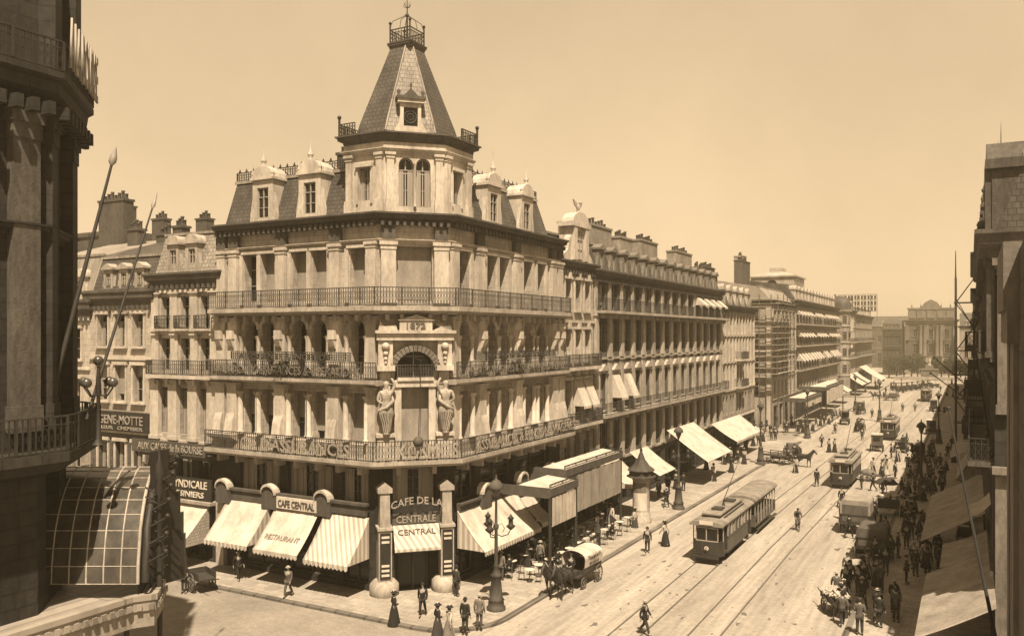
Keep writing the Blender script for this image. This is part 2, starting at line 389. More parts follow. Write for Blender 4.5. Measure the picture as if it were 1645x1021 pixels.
# tram rails
for x in(-15.85,-14.41,-12.35,-10.91):
    m=MB(); P_=[(x,330+0),(x,60),(x,-5)] ; pth=[(x+.019*270,330),(x,60),(x,-5)]
    m.sweep([(-.035,-.02),(.035,-.02),(.035,.006),(-.035,.006)],pth); m.sweep([(.05,-.02),(.075,-.02),(.075,.005),(.05,.005)],pth)
    struct(m.build('tram_rail',STEEL))
# dung, drips and worn patches lying on the road: one covering
m=MB()
for k in range(420):
    x=rnd.uniform(-20.5,-6); y=26+rnd.random()**1.4*170; a=rnd.uniform(.04,.16)*(1 if k%12 else 1.7); b=a*rnd.uniform(1.2,3)
    n=8; q=rnd.uniform(0,3)
    pts=[]
    for i in range(n):
        t=2*PI*i/n; rr=rnd.uniform(.3,1.2); px=a*rr*math.cos(t); py=b*rr*math.sin(t)
        pts.append((x+px,y+py,.009))
    m.poly(pts)
o=struct(m.build('road_droppings',DUNG),'stuff')
# ---------------------------------------------------------------- the corner building
CL=(-29,40,0)
cb=thing('corner_building','pale corner building with chamfered entrance, three iron balconies and slate tower','building',CL)
def off(x,y): return x-CL[0],y-CL[1]
AL,AC,AR=0,PI/4,PI/2
OL=off(-42.9,38.5); OC=off(-29.9,38.5); OR=off(-27,41.4); WL,WCH,WR=13.0,4.101,15.2
PATH=[off(-42.9,38.5),off(-29.9,38.5),off(-27,41.4),off(-27,56.6)]
FR=[(OL,AL,WL),(OC,AC,WCH),(OR,AR,WR)]
PIERS=[[1.5,5.6,9.9],[],[3.3,8.1,13.7]]
PAIRS=[[2.85,4.35,6.95,8.55],[],[4.9,6.5,9.85,11.95]]
TOWW=[[11.45],[],[1.65]]
stor=[('s1',7.6,12.2),('s2',12.2,16.4),('s3',16.4,20.4)]
wm=MB()
def fset(m,k): m.frame(FR[k][0][0],FR[k][0][1],FR[k][1]); return m
fr=MB()
for k in range(3):
    fset(wm,k); W=FR[k][2]
    allw=PAIRS[k]+TOWW[k]
    ops=[(x-.58,x+.58,8.6,11.6,0) for x in allw]
    if k==1: ops=[(.95,3.15,7.9,12.0,0)]
    wall(wm,0,W,7.6,12.2,ops,.55)
    ops=[(x-.56,x+.56,12.6,15.9,1) for x in allw]
    if k==1: ops=[(.9,3.2,12.2,14.45,1)]
    wall(wm,0,W,12.2,16.4,ops,.7 if k!=1 else .5)
    ops=[(x-.6,x+.6,17.1,20.1,0) for x in allw]
    if k==1: ops=[(1.0,3.1,17.0,20.15,0)]
    wall(wm,0,W,16.4,22.0,ops,.55)
# back and side walls
wm.frame(*off(0,0)); 
for a,b in(((-42.9,38.5),(-42.9,52)),((-42.9,52),(-37,56.6)),((-37,56.6),(-27,56.6))):
    wm.quad((*b,0),(*a,0),(*a,22),(*b,22)) if a[0]>b[0] or a[1]>b[1] else wm.quad((*a,0),(*b,0),(*b,22),(*a,22))
wm.build('wall',S1,cb)
# ground floor and mezzanine: dark shop front set back, piers in front
gm=MB(); dk=MB()
for k in range(3):
    fset(gm,k); fset(dk,k); W=FR[k][2]
    if k==1: continue
    gm=fset(MB(),k)
    ops=[]
    ps=[0.35]+[p for p in PIERS[k]]+([12.6] if k==0 else [14.9]); ps=sorted(set(ps))
    if k==2: ps=[.35,3.3,8.1,13.7,14.9]
    for i in range(len(ps)-1):
        if ps[i+1]-ps[i]>1.5: ops+= [(ps[i]+.35,ps[i+1]-.35,.5,3.9,0),(ps[i]+.35,ps[i+1]-.35,5.0,7.25,0)]
    wall(gm,0,W,0,7.6,ops,.35)
    for (a,b,c,d2,_) in ops:
        n=3
        wn=window(cb,fset(fr,k),(a+b)/2,c,b-a,d2-c,d=.35,kind='curtain' if c>2 and k==0 else 'glass',fm=WOODM,name='shop_window' if c<2 else 'window')
    gm.build('ground_floor_wall',S4,cb)
# entrance: two tall piers on rounded bases on the chamfer
fset(fr,1)
m=fset(MB(),1)
wall(m,0,WCH,0,7.6,[(1.15,2.95,.15,3.6,0),(.8,3.3,5.2,7.3,0)],.6)
m.build('entrance_wall',S4,cb)
d=fset(MB(),1); d.box(1.15,2.95,.6,.7,.15,3.6); d.build('door_recess',GLASS,cb)
dd=fset(MB(),1)
for x0,x1 in((1.15,1.27),(2.83,2.95),(1.99,2.11)): dd.box(x0,x1,.48,.6,.15,3.6)
dd.box(1.27,2.83,.48,.6,2.7,2.82); dd.build('door',WOODM,cb)
window(cb,fr,2.05,5.2,2.5,2.1,d=.6,kind='curtain',fm=WOODM)
for xc in(.25,3.85):
    m=fset(MB(),1)
    m.lathe([(.78,.12),(.86,.35),(.84,.75),(.66,.95),(.6,1.0)],xc,-.35,0,16)
    m.box(xc-.38,xc+.38,-.85,.2,1.0,3.9); m.box(xc-.45,xc+.45,-.93,.2,3.9,4.05)
    m.box(xc-.3,xc+.3,-.75,.2,4.05,6.0,.03,.03); m.prism([(xc-.42,6.0),(xc+.42,6.0),(xc+.42,6.25),(xc,6.6),(xc-.42,6.25)],-.8,.2)
    m.build('entrance_pier',S2p,cb)
    m=fset(MB(),1); m.box(xc-.3,xc+.3,-.9,-.855,1.15,3.75); pb=m.build('poster_board',SIGNK,cb)
    for j in range(9):
        if 3<=j<=6: continue
        q=fset(MB(),1); zz=1.3+j*.27; q.box(xc-.22,xc+.22,-.925,-.905,zz,zz+.13); q.build('poster_strip',WHITEP,pb)
m=fset(MB(),1); m.box(.68,3.42,-.6,-.45,4.05,4.75); f=m.build('name_board',SIGNB,cb)
text('sign_letters','CENTRALE',.42,GOLD,cb,*fset(MB(),1).P((2.05,-.62,4.22)),AC,width=2.3,ext=.03)
text('sign_letters','CAFE DE LA',.42,GOLD,cb,*fset(MB(),1).P((2.05,-.95,5.35)),AC,width=3.0,ext=.03,arch=.12)
# piers, consoles, pilasters
pm=MB(); cp=MB()
for k in(0,2):
    fset(pm,k); fset(cp,k); W=FR[k][2]
    for x in PIERS[k]+([.45] if k==0 else [14.75]):
        pilaster(pm,x,.82,7.8,12.0,.42,.3,.3)
        pilaster(pm,x,.78,12.5,16.1,.36,.3,.35)
        pilaster(pm,x,.74,16.7,20.4,.34,.35,.4)
        pm.box(x-.26,x+.26,-.6,-.36,14.75,15.3); pm.prismx([(-.36,14.1),(-.36,14.7),(-.66,14.7),(-.5,14.3)],x-.22,x+.22)
        # urn-like plinths at the foot of the first-floor piers
        pm.prismx([(-.42,8.3),(-.95,8.55),(-1.0,8.75),(-.42,8.75)],x-.55,x+.55); pm.prismx([(-.42,8.75),(-.75,8.8),(-.62,9.6),(-.5,10.0),(-.42,10.0)],x-.34,x+.34)
    for x in PAIRS[k]+TOWW[k]:
        for s in(-1,1):
            pm.lathe([(.24,0),(.24,.15),(.17,.22),(.17,2.3),(.15,2.45),(.26,2.6),(.26,2.7)],x+s*.78,-.16,8.75,10)
            pm.lathe([(.2,0),(.15,.12),(.14,1.9),(.2,2.1),(.22,2.2)],x+s*.74,-.12,12.75,10)
            pm.box(x+s*.78-.14,x+s*.78+.14,-.14-.012*(s>0),0,16.9+.004*(s>0),20.1)
        pm.box(x-.75,x+.75,-.18,0,20.1,20.3)
        n=10
        for j in range(n):
            a0=PI*j/n;a1=PI*(j+1)/n; ra,rb=.57,.8; zc=15.34
            pm.prism([(x-ra*math.cos(a0),zc+ra*math.sin(a0)),(x-ra*math.cos(a1),zc+ra*math.sin(a1)),(x-rb*math.cos(a1),zc+rb*math.sin(a1)),(x-rb*math.cos(a0),zc+rb*math.sin(a0))],-.1,0)
# chamfer pilasters at the top storey
fset(pm,1)
for x in(.5,3.6): pilaster(pm,x,.85,16.7,20.4,.34,.35,.45)
for x in(.5,3.6): pm.box(x-.3,x+.3,-.3,0,16.45,16.75)
for k in(0,2):
    fset(pm,k)
    x=FR[k][2]-.42 if k==0 else .42
    for z0,z1 in((7.8,12),(12.5,16.1),(16.7,20.4)): pilaster(pm,x,.7,z0,z1,.28,.3,.35)
pm.build('pilasters',S1p,cb)['kind']='stuff'
# string courses, frieze and cornice
m=MB()
m.sweep(CORN_P(.25,12.0,12.2),PATH); m.sweep(CORN_P(.3,20.3,20.55),PATH)
m.build('string_course',S1p,cb)
m=MB(); m.sweep(CORN_P(.8,21.4,22.05),PATH); dentils(m,PATH,.2,21.3,.28,.42,.18,.35); 
for k in range(3):
    fset(m,k); W=FR[k][2]
    for x in (PIERS[k] if k!=1 else [.5,3.6])+([.4] if k==0 else [])+([W-.4] if k==2 else []): m.box(x-.4,x+.4,-.32,0,20.55,21.3)
m.build('cornice',CORN,cb)
# windows
for k in range(3):
    fset(fr,k)
    for i,x in enumerate(PAIRS[k]+TOWW[k]):
        window(cb,fr,x,8.6,1.16,3.0,d=.55,kind='blind',blindf=[.55,.62,.6,.8,.98,.9][(i+k)%6])
        window(cb,fr,x,12.6,1.12,3.3,d=.7,arch=1,kind='glass')
        window(cb,fr,x,17.1,1.2,3.0,d=.55,kind='blind' if not(k==0 and i==0) and k==0 else 'glass',blindf=.98)
fset(fr,1)
window(cb,fr,2.05,17.0,2.1,3.15,d=.5,kind='blind',blindf=.98)
window(cb,fr,2.05,7.9,2.2,4.1,d=.5,kind='blind',blindf=.98)
window(cb,fr,2.05,12.2,2.3,2.25,d=.45,arch=1,kind='glass')
# balconies
def arcpath(a,b,c,d,o): return offs([a,b,c,d],o)
B1=offs(PATH,1.25); B3=offs(PATH,1.0)
m=MB(); m.sweep([(-1.25,7.45),(-.2,7.45),(0,7.6),(.05,7.62),(.05,7.85),(-1.25,7.85)],B1); dentils(m,PATH,.05,7.0,.46,1.6,.25,.8)
b1=m.build('first_floor_balcony',S2p,cb)
m=MB(); railing(m,offs(B1,-.06),7.85,1.15,.17,.014); m.build('railing',IRONL,b1)
B2l=[offs(PATH,.85)[0],(offs(PATH,.85)[1])]; B2r=[offs(PATH,.85)[2],offs(PATH,.85)[3]]
for seg,dx in((B2l,-1),(B2r,1)):
    a,b=seg
    m=MB(); m.sweep([(-.85,12.1),(-.1,12.1),(0,12.2),(0,12.4),(-.85,12.4)],[a,b]); bb=m.build('second_floor_balcony',S2p,cb)
    m=MB(); railing(m,offs([a,b],-.05),12.4,1.05,.17,.014); m.build('railing',IRONL,bb)
    # upper tier of lattice carrying the second row of letters
    t0=.14; a2=(a[0]+(b[0]-a[0])*t0,a[1]+(b[1]-a[1])*t0); b2=(a[0]+(b[0]-a[0])*.86,a[1]+(b[1]-a[1])*.86)
    m=MB(); railing(m,offs([a2,b2],-.12),13.45,.55,.17,.014); m.build('railing',IRONL,bb)
m=MB(); m.sweep([(-1.0,16.2),(-.6,16.2),(-.15,16.35),(0,16.4),(0,16.65),(-1.0,16.65)],B3); dentils(m,PATH,.05,15.85,.36,.8,.22,.55); b3=m.build('third_floor_balcony',S2p,cb)
m=MB(); railing(m,offs(B3,-.06),16.65,1.1,.17,.014); m.build('railing',IRONL,b3)
BLIND2=mat('weathered_letters',.2,.4,3)
def ftext(s,k,x,y,z,h,wd,mt=GOLD,root=None,ext=.015,**kw):
    p=fset(MB(),k).P((x,y,z)); return text('balcony_letters',s,h,mt,root or cb,*p,FR[k][1],width=wd,ext=ext,**kw)
ftext("Cie D'ASSURANCES",0,7.6,-1.33,8.05,.72,8.6,root=b1)
ftext("LE KOSMOS",1,2.05,-1.36,8.0,.85,4.7,root=b1)
ftext("ASSURANCES & PENSIONS VIAGERES",2,8.0,-1.33,8.1,.66,14.0,root=b1)
ftext("PRETS Cie D'ASSURANCES & OPERATIONS",0,6.5,-.88,12.62,.52,11.6,BLIND2)
ftext("ACCIDENTS & INCENDIE",0,6.4,-.82,13.5,.4,7.6,IRONL)
ftext("RENTES VIAGERES & ASSURANCES SUR LA VIE",2,7.9,-.88,12.62,.5,13.6,BLIND2)
ftext("INCENDIE & ACCIDENTS",2,7.6,-.82,13.5,.38,8.6,IRONL)
# portal of the chamfer
m=fset(MB(),1)
for x in(.32,3.78):
    m.box(x-.48,x+.48,-.5,0,7.85,9.15); m.box(x-.55,x+.55,-.6,0,9.15,9.35); m.box(x-.3,x+.3,-.2,0,9.35,13.1)
    m.box(x-.5,x+.5,-.62,0,12.95,13.25); m.box(x-.42,x+.42,-.42,0,13.25,14.7)
    for z,r in((14.35,.24),(13.95,.16),(13.65,.12),(13.42,.09)): m.ball((x,-.5,z),r,8)
m.box(-.2,4.3,-.55,0,14.7,15.1); m.box(-.3,4.4,-.7,0,15.1,15.28)
m.box(1.1,3.0,-.62,0,15.28,15.85); m.prism([(.95,15.85),(3.15,15.85),(2.05,16.18)],-.7,0)
m.box(.85,1.25,-.3,0,7.85,12.4); m.box(2.85,3.25,-.3,0,7.85,12.4)
m.box(.75,3.35,-.4,0,12.0,12.35)
for s in(0,1):
    x0=-.1 if s==0 else 3.1
    m.prism([(x0,15.28),(x0+1.1,15.28),(x0+(1.0 if s==0 else .1),15.6),(x0+(.35 if s==0 else .75),15.5),(x0+(.1 if s==0 else 1.0),15.8)],-.5,0)
m.build('portal',S1p,cb)
m=fset(MB(),1); n=17; zc=12.9
for j in range(n):
    a0=PI*(j+.08)/n;a1=PI*(j+.92)/n; ra,rb=1.16,1.52
    m.prism([(2.05-ra*math.cos(a0),zc+ra*math.sin(a0)),(2.05-ra*math.cos(a1),zc+ra*math.sin(a1)),(2.05-rb*math.cos(a1),zc+rb*math.sin(a1)),(2.05-rb*math.cos(a0),zc+rb*math.sin(a0))],-.42,-.02)
m.build('arch_voussoirs',S3p,cb)
m=fset(MB(),1); m.sweep([(-.5,12.36),(0,12.36),(0,12.55),(-.5,12.55)],[(1.0,-.5),(3.1,-.5)]); bb=m.build('portal_balcony',S1p,cb)
m=fset(MB(),1); railing(m,[(1.0,-.47),(3.1,-.47)],12.55,.75,.14,.014); m.build('railing',IRONL,bb)
text('date_letters','1872',.36,S3p,cb,*fset(MB(),1).P((2.05,-.66,15.4)),AC,width=1.1)
# mansard roofs of the two wings
def mans(m,x0,x1,z0,z1,back,k):
    fset(m,k); m.quad((x0,.25,z0),(x1,.25,z0),(x1,.25+back,z1),(x0,.25+back,z1)); m.quad((x0,.25+back,z1),(x1,.25+back,z1),(x1,7.5,z1+.5),(x0,7.5,z1+.5))
m=MB(); mans(m,.2,10.6,22.05,25.0,1.05,0); m.add([(.2,.25,22.05),(.2,1.3,25),(.2,7.5,25.5),(.2,13,22.05)],[(0,1,2,3)]); mans(m,2.7,13.9,22.05,24.9,1.05,2); m.add([(13.9,.25,22.05),(13.9,1.3,24.9),(13.9,7.5,25.4),(13.9,9,22.05)],[(0,1,2,3)])
m.frame(*off(0,0)); m.poly([(-41,46,25.5),(-33,46,25.5),(-33,55,25.5),(-41,50,25.5)])
m.build('mansard_roof',SLATE,cb)
for k,x0,x1,zt in((0,.2,10.4,25.0),(2,2.8,13.9,24.9)):
    m=fset(MB(),k); m.box(x0-.1,x1,1.2,1.5,zt-.02,zt+.16); m.build('roof_curb',ZINC,cb)
    m=fset(MB(),k); railing(m,[(x0,1.32),(x1,1.32)],zt+.14,.6,.2,.018)
    for j in range(int((x1-x0)/.6)): m.add([(x0+.1+j*.6,1.3,zt+.7),(x0+.4+j*.6,1.3,zt+.7),(x0+.25+j*.6,1.32,zt+1.0)],[(0,1,2)])
    m.build('roof_cresting',IRON,cb)
fset(fr,0)
for x in(3.7,7.6): dormer(cb,fr,x,22.05,1.75,2.75,1.8,.12,S1p,'arch')
fset(fr,2)
for x in(5.6,10.2): dormer(cb,fr,x,22.05,1.7,2.6,1.8,.12,S1p,'arch')
fset(fr,0); chimney(cb,fr,8.2,4.2,22,27.2,1.5,.9,BRICK,4); chimney(cb,fr,6.6,5.2,22,27.0,1.6,.9,BRICK,5)
fset(fr,2); chimney(cb,fr,5.2,4.0,22,27.0,1.0,1.6,BRICK,3)
# tower
tw0=[(-32.55,38.8),(-29.75,38.8),(-27.25,41.3),(-27.25,44.25),(-32.55,44.25)]
TP=[off(*p) for p in tw0]
tl=MB()
TF=[((TP[0]),0.0,2.8),((TP[1]),PI/4,3.536),((TP[2]),PI/2,2.95)]
for i,(o_,a_,W_) in enumerate(TF):
    tl.frame(*o_,a_)
    ops=[(.88,1.82,22.9,24.85,0)] if i!=1 else [(.83,1.69,22.5,25.35,1),(1.85,2.71,22.5,25.35,1)]
    if i==2: ops=[(.9,1.84,22.9,24.85,0)]
    wall(tl,0,W_,22.0,25.9,ops,.35)
    fr.frame(*o_,a_)
    if i!=1: window(cb,fr,(ops[0][0]+ops[0][1])/2,22.9,.94,1.95,d=.35,kind='curtain')
    else:
        for x in(1.26,2.28): window(cb,fr,x,22.5,.86,2.85,d=.35,arch=1,kind='curtain')
tl.frame(*off(0,0)); tl.quad((-27.25,44.25,22),(-32.55,44.25,22),(-32.55,44.25,25.9),(-27.25,44.25,25.9)); tl.quad((-32.55,44.25,22),(-32.55,38.8,22),(-32.55,38.8,25.9),(-32.55,44.25,25.9))
tw=tl.build('tower',S1p,cb)
m=MB()
for i,(o_,a_,W_) in enumerate(TF):
    m.frame(*o_,a_)
    for x in((.26,W_-.3) if i!=1 else (.33,W_-.33)):
        m.box(x-.3,x+.3,-.22,0,22.05,22.7); pilaster(m,x,.42,22.7,25.6,.16,.2,.35)
    if i!=1:
        c=1.35 if i==0 else 1.37
        m.box(c-.62,c+.62,-.2,0,24.85,25.05); m.box(c-.6,c-.47,-.08,0,22.7,24.85); m.box(c+.47,c+.6,-.08,0,22.7,24.85)
    else:
        m.lathe([(.1,0),(.07,.1),(.07,2.3),(.12,2.5)],1.77,-.08,22.5,8)
m.build('tower_pilasters',S1p,tw)
TCL=[TP[4],TP[0],TP[1],TP[2],TP[3]]
m=MB(); m.sweep(CORN_P(.28,25.55,25.85),TP,True); m.sweep([(-.3,25.85),(.12,25.85),(.12,26.25),(-.3,26.25)],TP,True); m.build('tower_frieze',S1p,tw)
m=MB(); m.sweep(CORN_P(.5,26.2,26.75),TP,True); m.poly([(p[0],p[1],26.7) for p in TP]); m.build('tower_cornice',CORN,tw)
# roof: steep truncated pyramid whose chamfer narrows to a point
cx,cy=off(-30.45,42.0)
base=[off(-32.3,39.25),off(-30.1,39.25),off(-27.9,41.45),off(-27.9,44.1),off(-32.3,44.1)]
topz=32.75; t=.68
top=[(cx-t,cy-t),(cx+t-.25,cy-t),(cx+t,cy-t+.25),(cx+t,cy+t),(cx-t,cy+t)]
levels=[(0,26.7),(.06,27.0),(1,topz)]
def lerp2(a,b,k): return (a[0]+(b[0]-a[0])*k,a[1]+(b[1]-a[1])*k)
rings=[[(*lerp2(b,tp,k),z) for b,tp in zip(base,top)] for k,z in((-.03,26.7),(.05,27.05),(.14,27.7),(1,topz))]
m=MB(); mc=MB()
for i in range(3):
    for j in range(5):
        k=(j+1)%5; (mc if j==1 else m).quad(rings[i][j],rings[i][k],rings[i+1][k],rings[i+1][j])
m.poly(rings[3]); tr=m.build('tower_roof',SLATE,tw); mc.build('roof_chamfer',SLATEL,tr)  # chamfer facet in paler slate, its sunlight put into the colour
m=MB()
for j in(1,2): m.tube([rings[1][j],rings[2][j],rings[3][j]],.06,6)
m.build('roof_ridge',ZINC,tr)
pl=[(cx-.74,cy-.74),(cx+.74,cy-.74),(cx+.74,cy+.74),(cx-.74,cy+.74)]
m=MB(); m.sweep(CORN_P(.15,topz-.25,topz+.1),pl,True); m.prismz(pl,topz-.1,topz+.12); m.build('roof_platform',CORN,tr)
m=MB(); railing(m,pl+[pl[0]],topz+.1,.85,.2,.014)
for p in pl: m.tube([(*p,topz+.1),(*p,topz+1.25)],.05,6); m.ball((p[0],p[1],topz+1.35),.1,8)
for p in pl+[(cx,cy-.74),(cx+.74,cy)]: m.tube([(*p,topz+1),(*lerp2(p,(cx,cy),.15),topz+1.5),(*lerp2(p,(cx,cy),.6),topz+1.75),(cx,cy,topz+2.0)],.022,5)
m.tube([(cx,cy,topz),(cx,cy,topz+1.6),(cx,cy,topz+3.4)],[.09,.05,.012],6); m.ball((cx,cy,topz+1.95),.13,8)
for a in range(4):
    q=a*PI/2; m.tube([(cx,cy,topz+2.4),(cx+.3*math.cos(q),cy+.3*math.sin(q),topz+2.55),(cx+.15*math.cos(q),cy+.15*math.sin(q),topz+2.7)],.02,5)
m.build('roof_crown',IRON,tr)
# tower dormer with a round window
o_=lerp2(base[1],base[2],.5); m=MB(o_[0],o_[1],PI/4)
m.box(-.95,.95,-.12,.9,26.75,27.1); m.box(-.62,-.42,-.05,.9,27.1,28.7); m.box(.42,.62,-.05,.9,27.1,28.7); m.box(-.42,.42,.0,.9,27.1,27.35); m.box(-.42,.42,0,.9,28.45,28.7)
for s in(-1,1):
    pts=[(s*.62,27.1),(s*.95,27.1),(s*.72,27.5),(s*.62,28.0)]; m.prism(pts if s>0 else pts[::-1],-.02,.3)
m.box(-.78,.78,-.2,.9,28.7,28.9); dm=m.build('tower_dormer',S1p,tr)
m=MB(o_[0],o_[1],PI/4); m.box(-.86,.86,-.28,.9,28.9,29.08); m.prism([(-.45,29.08),(.45,29.08),(0,29.55)],-.2,1.6)
for s in(-1,1): m.lathe([(.12,0),(.05,.1),(.13,.25),(.03,.4)],s*.72,-.05,29.08,8)
m.lathe([(.08,0),(.04,.1),(.09,.22),(.02,.4)],0,-.1,29.5,8)
m.build('dormer_pediment',CORN,dm)
m=MB(o_[0],o_[1],PI/4); m.box(-.42,.42,.12,.2,27.35,28.45); m.build('pane',GLASS,dm)
m=MB(o_[0],o_[1],PI/4); m.ring((0,.1,27.9),.36,.05,16,'y'); m.ring((0,.1,27.9),.2,.03,12,'y'); m.build('round_window',WOODD,dm)
# cresting around the foot of the tower roof
m=MB(); q=offs([TP[4],TP[0],TP[1]],.3); railing(m,[q[1],lerp2(q[1],q[2],.38)],26.75,.75,.18,.02); railing(m,[q[0],q[1]],26.75,.75,.18,.02)
q2=offs([TP[2],TP[3],TP[4]],.3); railing(m,[lerp2(q2[0],q2[1],.45),q2[1],q2[2]],26.75,.75,.18,.02)
for p in(q[1],q2[1]): m.tube([(*p,26.75),(*p,27.8)],.07,6); m.ball((p[0],p[1],27.9),.13,8)
m.build('tower_cresting',IRON,tw)
# fascia over the shops with cartouches
m=fset(MB(),0)
m.box(.7,12.4,-.5,-.3,4.55,5.15); m.box(.6,12.5,-.62,-.28,5.15,5.3)
fas=m.build('fascia',SIGNB,cb)
m=fset(MB(),2); m.box(.4,15.0,-.5,-.3,4.35,4.9); m.box(.4,15.0,-.62,-.28,4.9,5.02); m.build('fascia',SIGNB,cb)
for k,xs in((0,(1.0,5.0,9.3)),(2,(3.3,8.1,12.6))):
    for x in xs:
        m=fset(MB(),k); n=8; pts=[(x-.55*math.cos(PI*j/n),5.2+.5*math.sin(PI*j/n)) for j in range(n+1)]
        m.prism([(x-.6,4.3),(x+.6,4.3)]+pts[::-1],-.7,-.28); c=m.build('cartouche',SIGNB,cb)
        m=fset(MB(),k)
        for j in range(n):
            a,b=pts[j],pts[j+1]; m.prism([(a[0],a[1]),(b[0],b[1]),(b[0]*1.0,b[1]+.16),(a[0],a[1]+.16)][::-1],-.82,-.26)
        m.build('cartouche_hood',S1p,c)
m=fset(MB(),0); m.box(5.7,8.9,-.72,-.5,4.45,5.15); sb=m.build('sign_board',WHITEP,cb)
text('sign_letters','CAFE CENTRAL',.42,SIGNB,sb,*fset(MB(),0).P((7.3,-.74,4.58)),0,width=2.9,ext=.02)
# big corner stones at the street ends
m=fset(MB(),0); m.box(0,.7,-.32,.1,.13,5.4); m.build('end_pier',S1p,cb)
# ---------------------------------------------------------------- awnings (each a thing)
def awning(label,ox,oy,ang,x0,x1,z1,z0,out,m=None,group=None,sides=None,scallop=True,sidem=None,txt=None,posts=False,sag=.12):
    t=thing('awning',label,'awning',(ox,oy,0),ang,group)
    c=MB(); n=6; pr=[]
    for k in range(n+1):
        u=k/n; pr.append((-out*u, z1-(z1-z0)*u-sag*math.sin(PI*u)))
    bays=max(2,int(round((x1-x0)/1.15))); nx_=bays*4; q_=random.Random(int(abs(ox*7+oy*13+x0*5)))
    wv=[[q_.uniform(-.022,.022) for _ in range(nx_+1)] for _ in range(n+1)]
    vs=[];NN=(n+1)*(nx_+1)
    for t_ in(0,.02):
        for k in range(n+1):
            for i in range(nx_+1):
                f_=(i%4)/4; vs.append((x0+(x1-x0)*i/nx_,pr[k][0],pr[k][1]-t_-.05*math.sin(PI*f_)*math.sin(PI*min(1,k/n+.15)) + (wv[k][i] if 0<i<nx_ and 0<k<n else 0)))
    fs=[]
    for k in range(n):
        for i in range(nx_):
            a=k*(nx_+1)+i; b=a+1; d_=a+nx_+1; e_=d_+1; fs.append((a,d_,e_,b)); fs.append((a+NN,b+NN,e_+NN,d_+NN))
    for k in range(n):
        a=k*(nx_+1); fs.append((a,a+NN,a+nx_+1+NN,a+nx_+1)); a+=nx_; fs.append((a,a+nx_+1,a+nx_+1+NN,a+NN))
    c.add(vs,fs,True)
    w=c.build('canvas',m or CLOTH,t)
    if scallop:
        s=MB(); nn=int((x1-x0)/.28)
        for k in range(nn):
            a=x0+(x1-x0)*k/nn; b=x0+(x1-x0)*(k+1)/nn; s.prism([(a,z0),(a+.02,z0-.22),((a+b)/2,z0-.32),(b-.02,z0-.22),(b,z0)][::1],-out-.012,-out+.004)
        s.build('valance',sidem or m or CLOTH,t)
    if sides:
        s=MB()
        for x in sides:
            s.add([(x,p[0],p[1]-.015) for p in pr]+[(x,0,z0)]+[(x+.015,p[0],p[1]-.015) for p in pr]+[(x+.015,0,z0)],
                [tuple(range(n+2)),tuple(range(2*n+3,n+1,-1))]+[(n,n+1,2*n+3,2*n+2)])
        s.build('side_curtain',sidem or m or CLOTH,t)
    r=MB(); r.tube([(x0,-out+.02,z0-.03),(x1,-out+.02,z0-.03)],.03,6)
    for x in(x0+.1,x1-.1): r.tube([(x,0,z0-.1),(x,-out+.03,z0-.05)],.02,5)
    if posts:
        for x in(x0+.1,(x0+x1)/2,x1-.1): r.tube([(x,-out+.05,.13),(x,-out+.05,z0)],.04,6)
    r.build('awning_frame',IRON,t)
    if txt: 
        s_,h_,wd_,u_=txt; o=text('awning_letters',s_,h_,BLIND,t,(x0+x1)/2,-out*u_,z1-(z1-z0)*u_+.0,0,width=wd_,ext=.006)
        o.rotation_euler=(-math.atan2(out,(z1-z0)),0,0); 
        zz=z1-(z1-z0)*u_-sag*math.sin(PI*u_); o.location=((x0+x1)/2,-out*u_-.03,zz+.03)
    return t
lx,ly=-42.9,38.5
awning('plain white awning at the left end of the corner cafe front, beside the neighbour',lx,ly-.4,0,1.2,4.9,4.6,2.35,1.95,sides=[4.88],sidem=STRIPE,group='awnings of the corner cafe')
awning('white awning with faint lettering between two others on the corner cafe',lx,ly-.4,0,5.4,8.9,4.55,2.3,1.95,txt=('RESTAURANT',.34,2.7,.72),group='awnings of the corner cafe')
awning('finely striped awning of the corner cafe just left of the entrance pier',lx,ly-.4,0,9.3,12.6,4.5,2.15,1.9,m=STRIPE,sides=[12.58],sidem=STRIPE,group='awnings of the corner cafe')
t=thing('entrance_awning','striped awning reading CENTRAL hung between the two stone entrance piers','awning',(-29.9,38.5,0),PI/4)
m=MB(); m.slab([(.72,-1.35,2.9),(3.38,-1.35,2.9),(3.38,-.62,4.1),(.72,-.62,4.1)],.02); m.box(.72,3.38,-1.37,-1.35,2.7,2.9); m.build('canvas',STRIPE,t)
o=text('awning_letters','CENTRAL',.34,SIGNB,t,2.05,-.96,3.6,0,width=2.2,ext=.008); o.rotation_euler=(-math.atan2(.73,1.2),0,0)
m=MB(); m.tube([(.72,-1.36,2.72),(3.38,-1.36,2.72)],.03,6); m.build('awning_frame',IRON,t)
awning('broad plain canvas awning running along the boulevard front right of the entrance',-27+.4,41.4,PI/2,.3,7.6,4.6,2.4,1.9,sides=[.32],sidem=STRIPE)
def face(px,Y):  # X where the sight line through px meets the plane Y
    r=(px-822)/1340; a=math.atan(r)-THETA; return math.tan(a)*Y
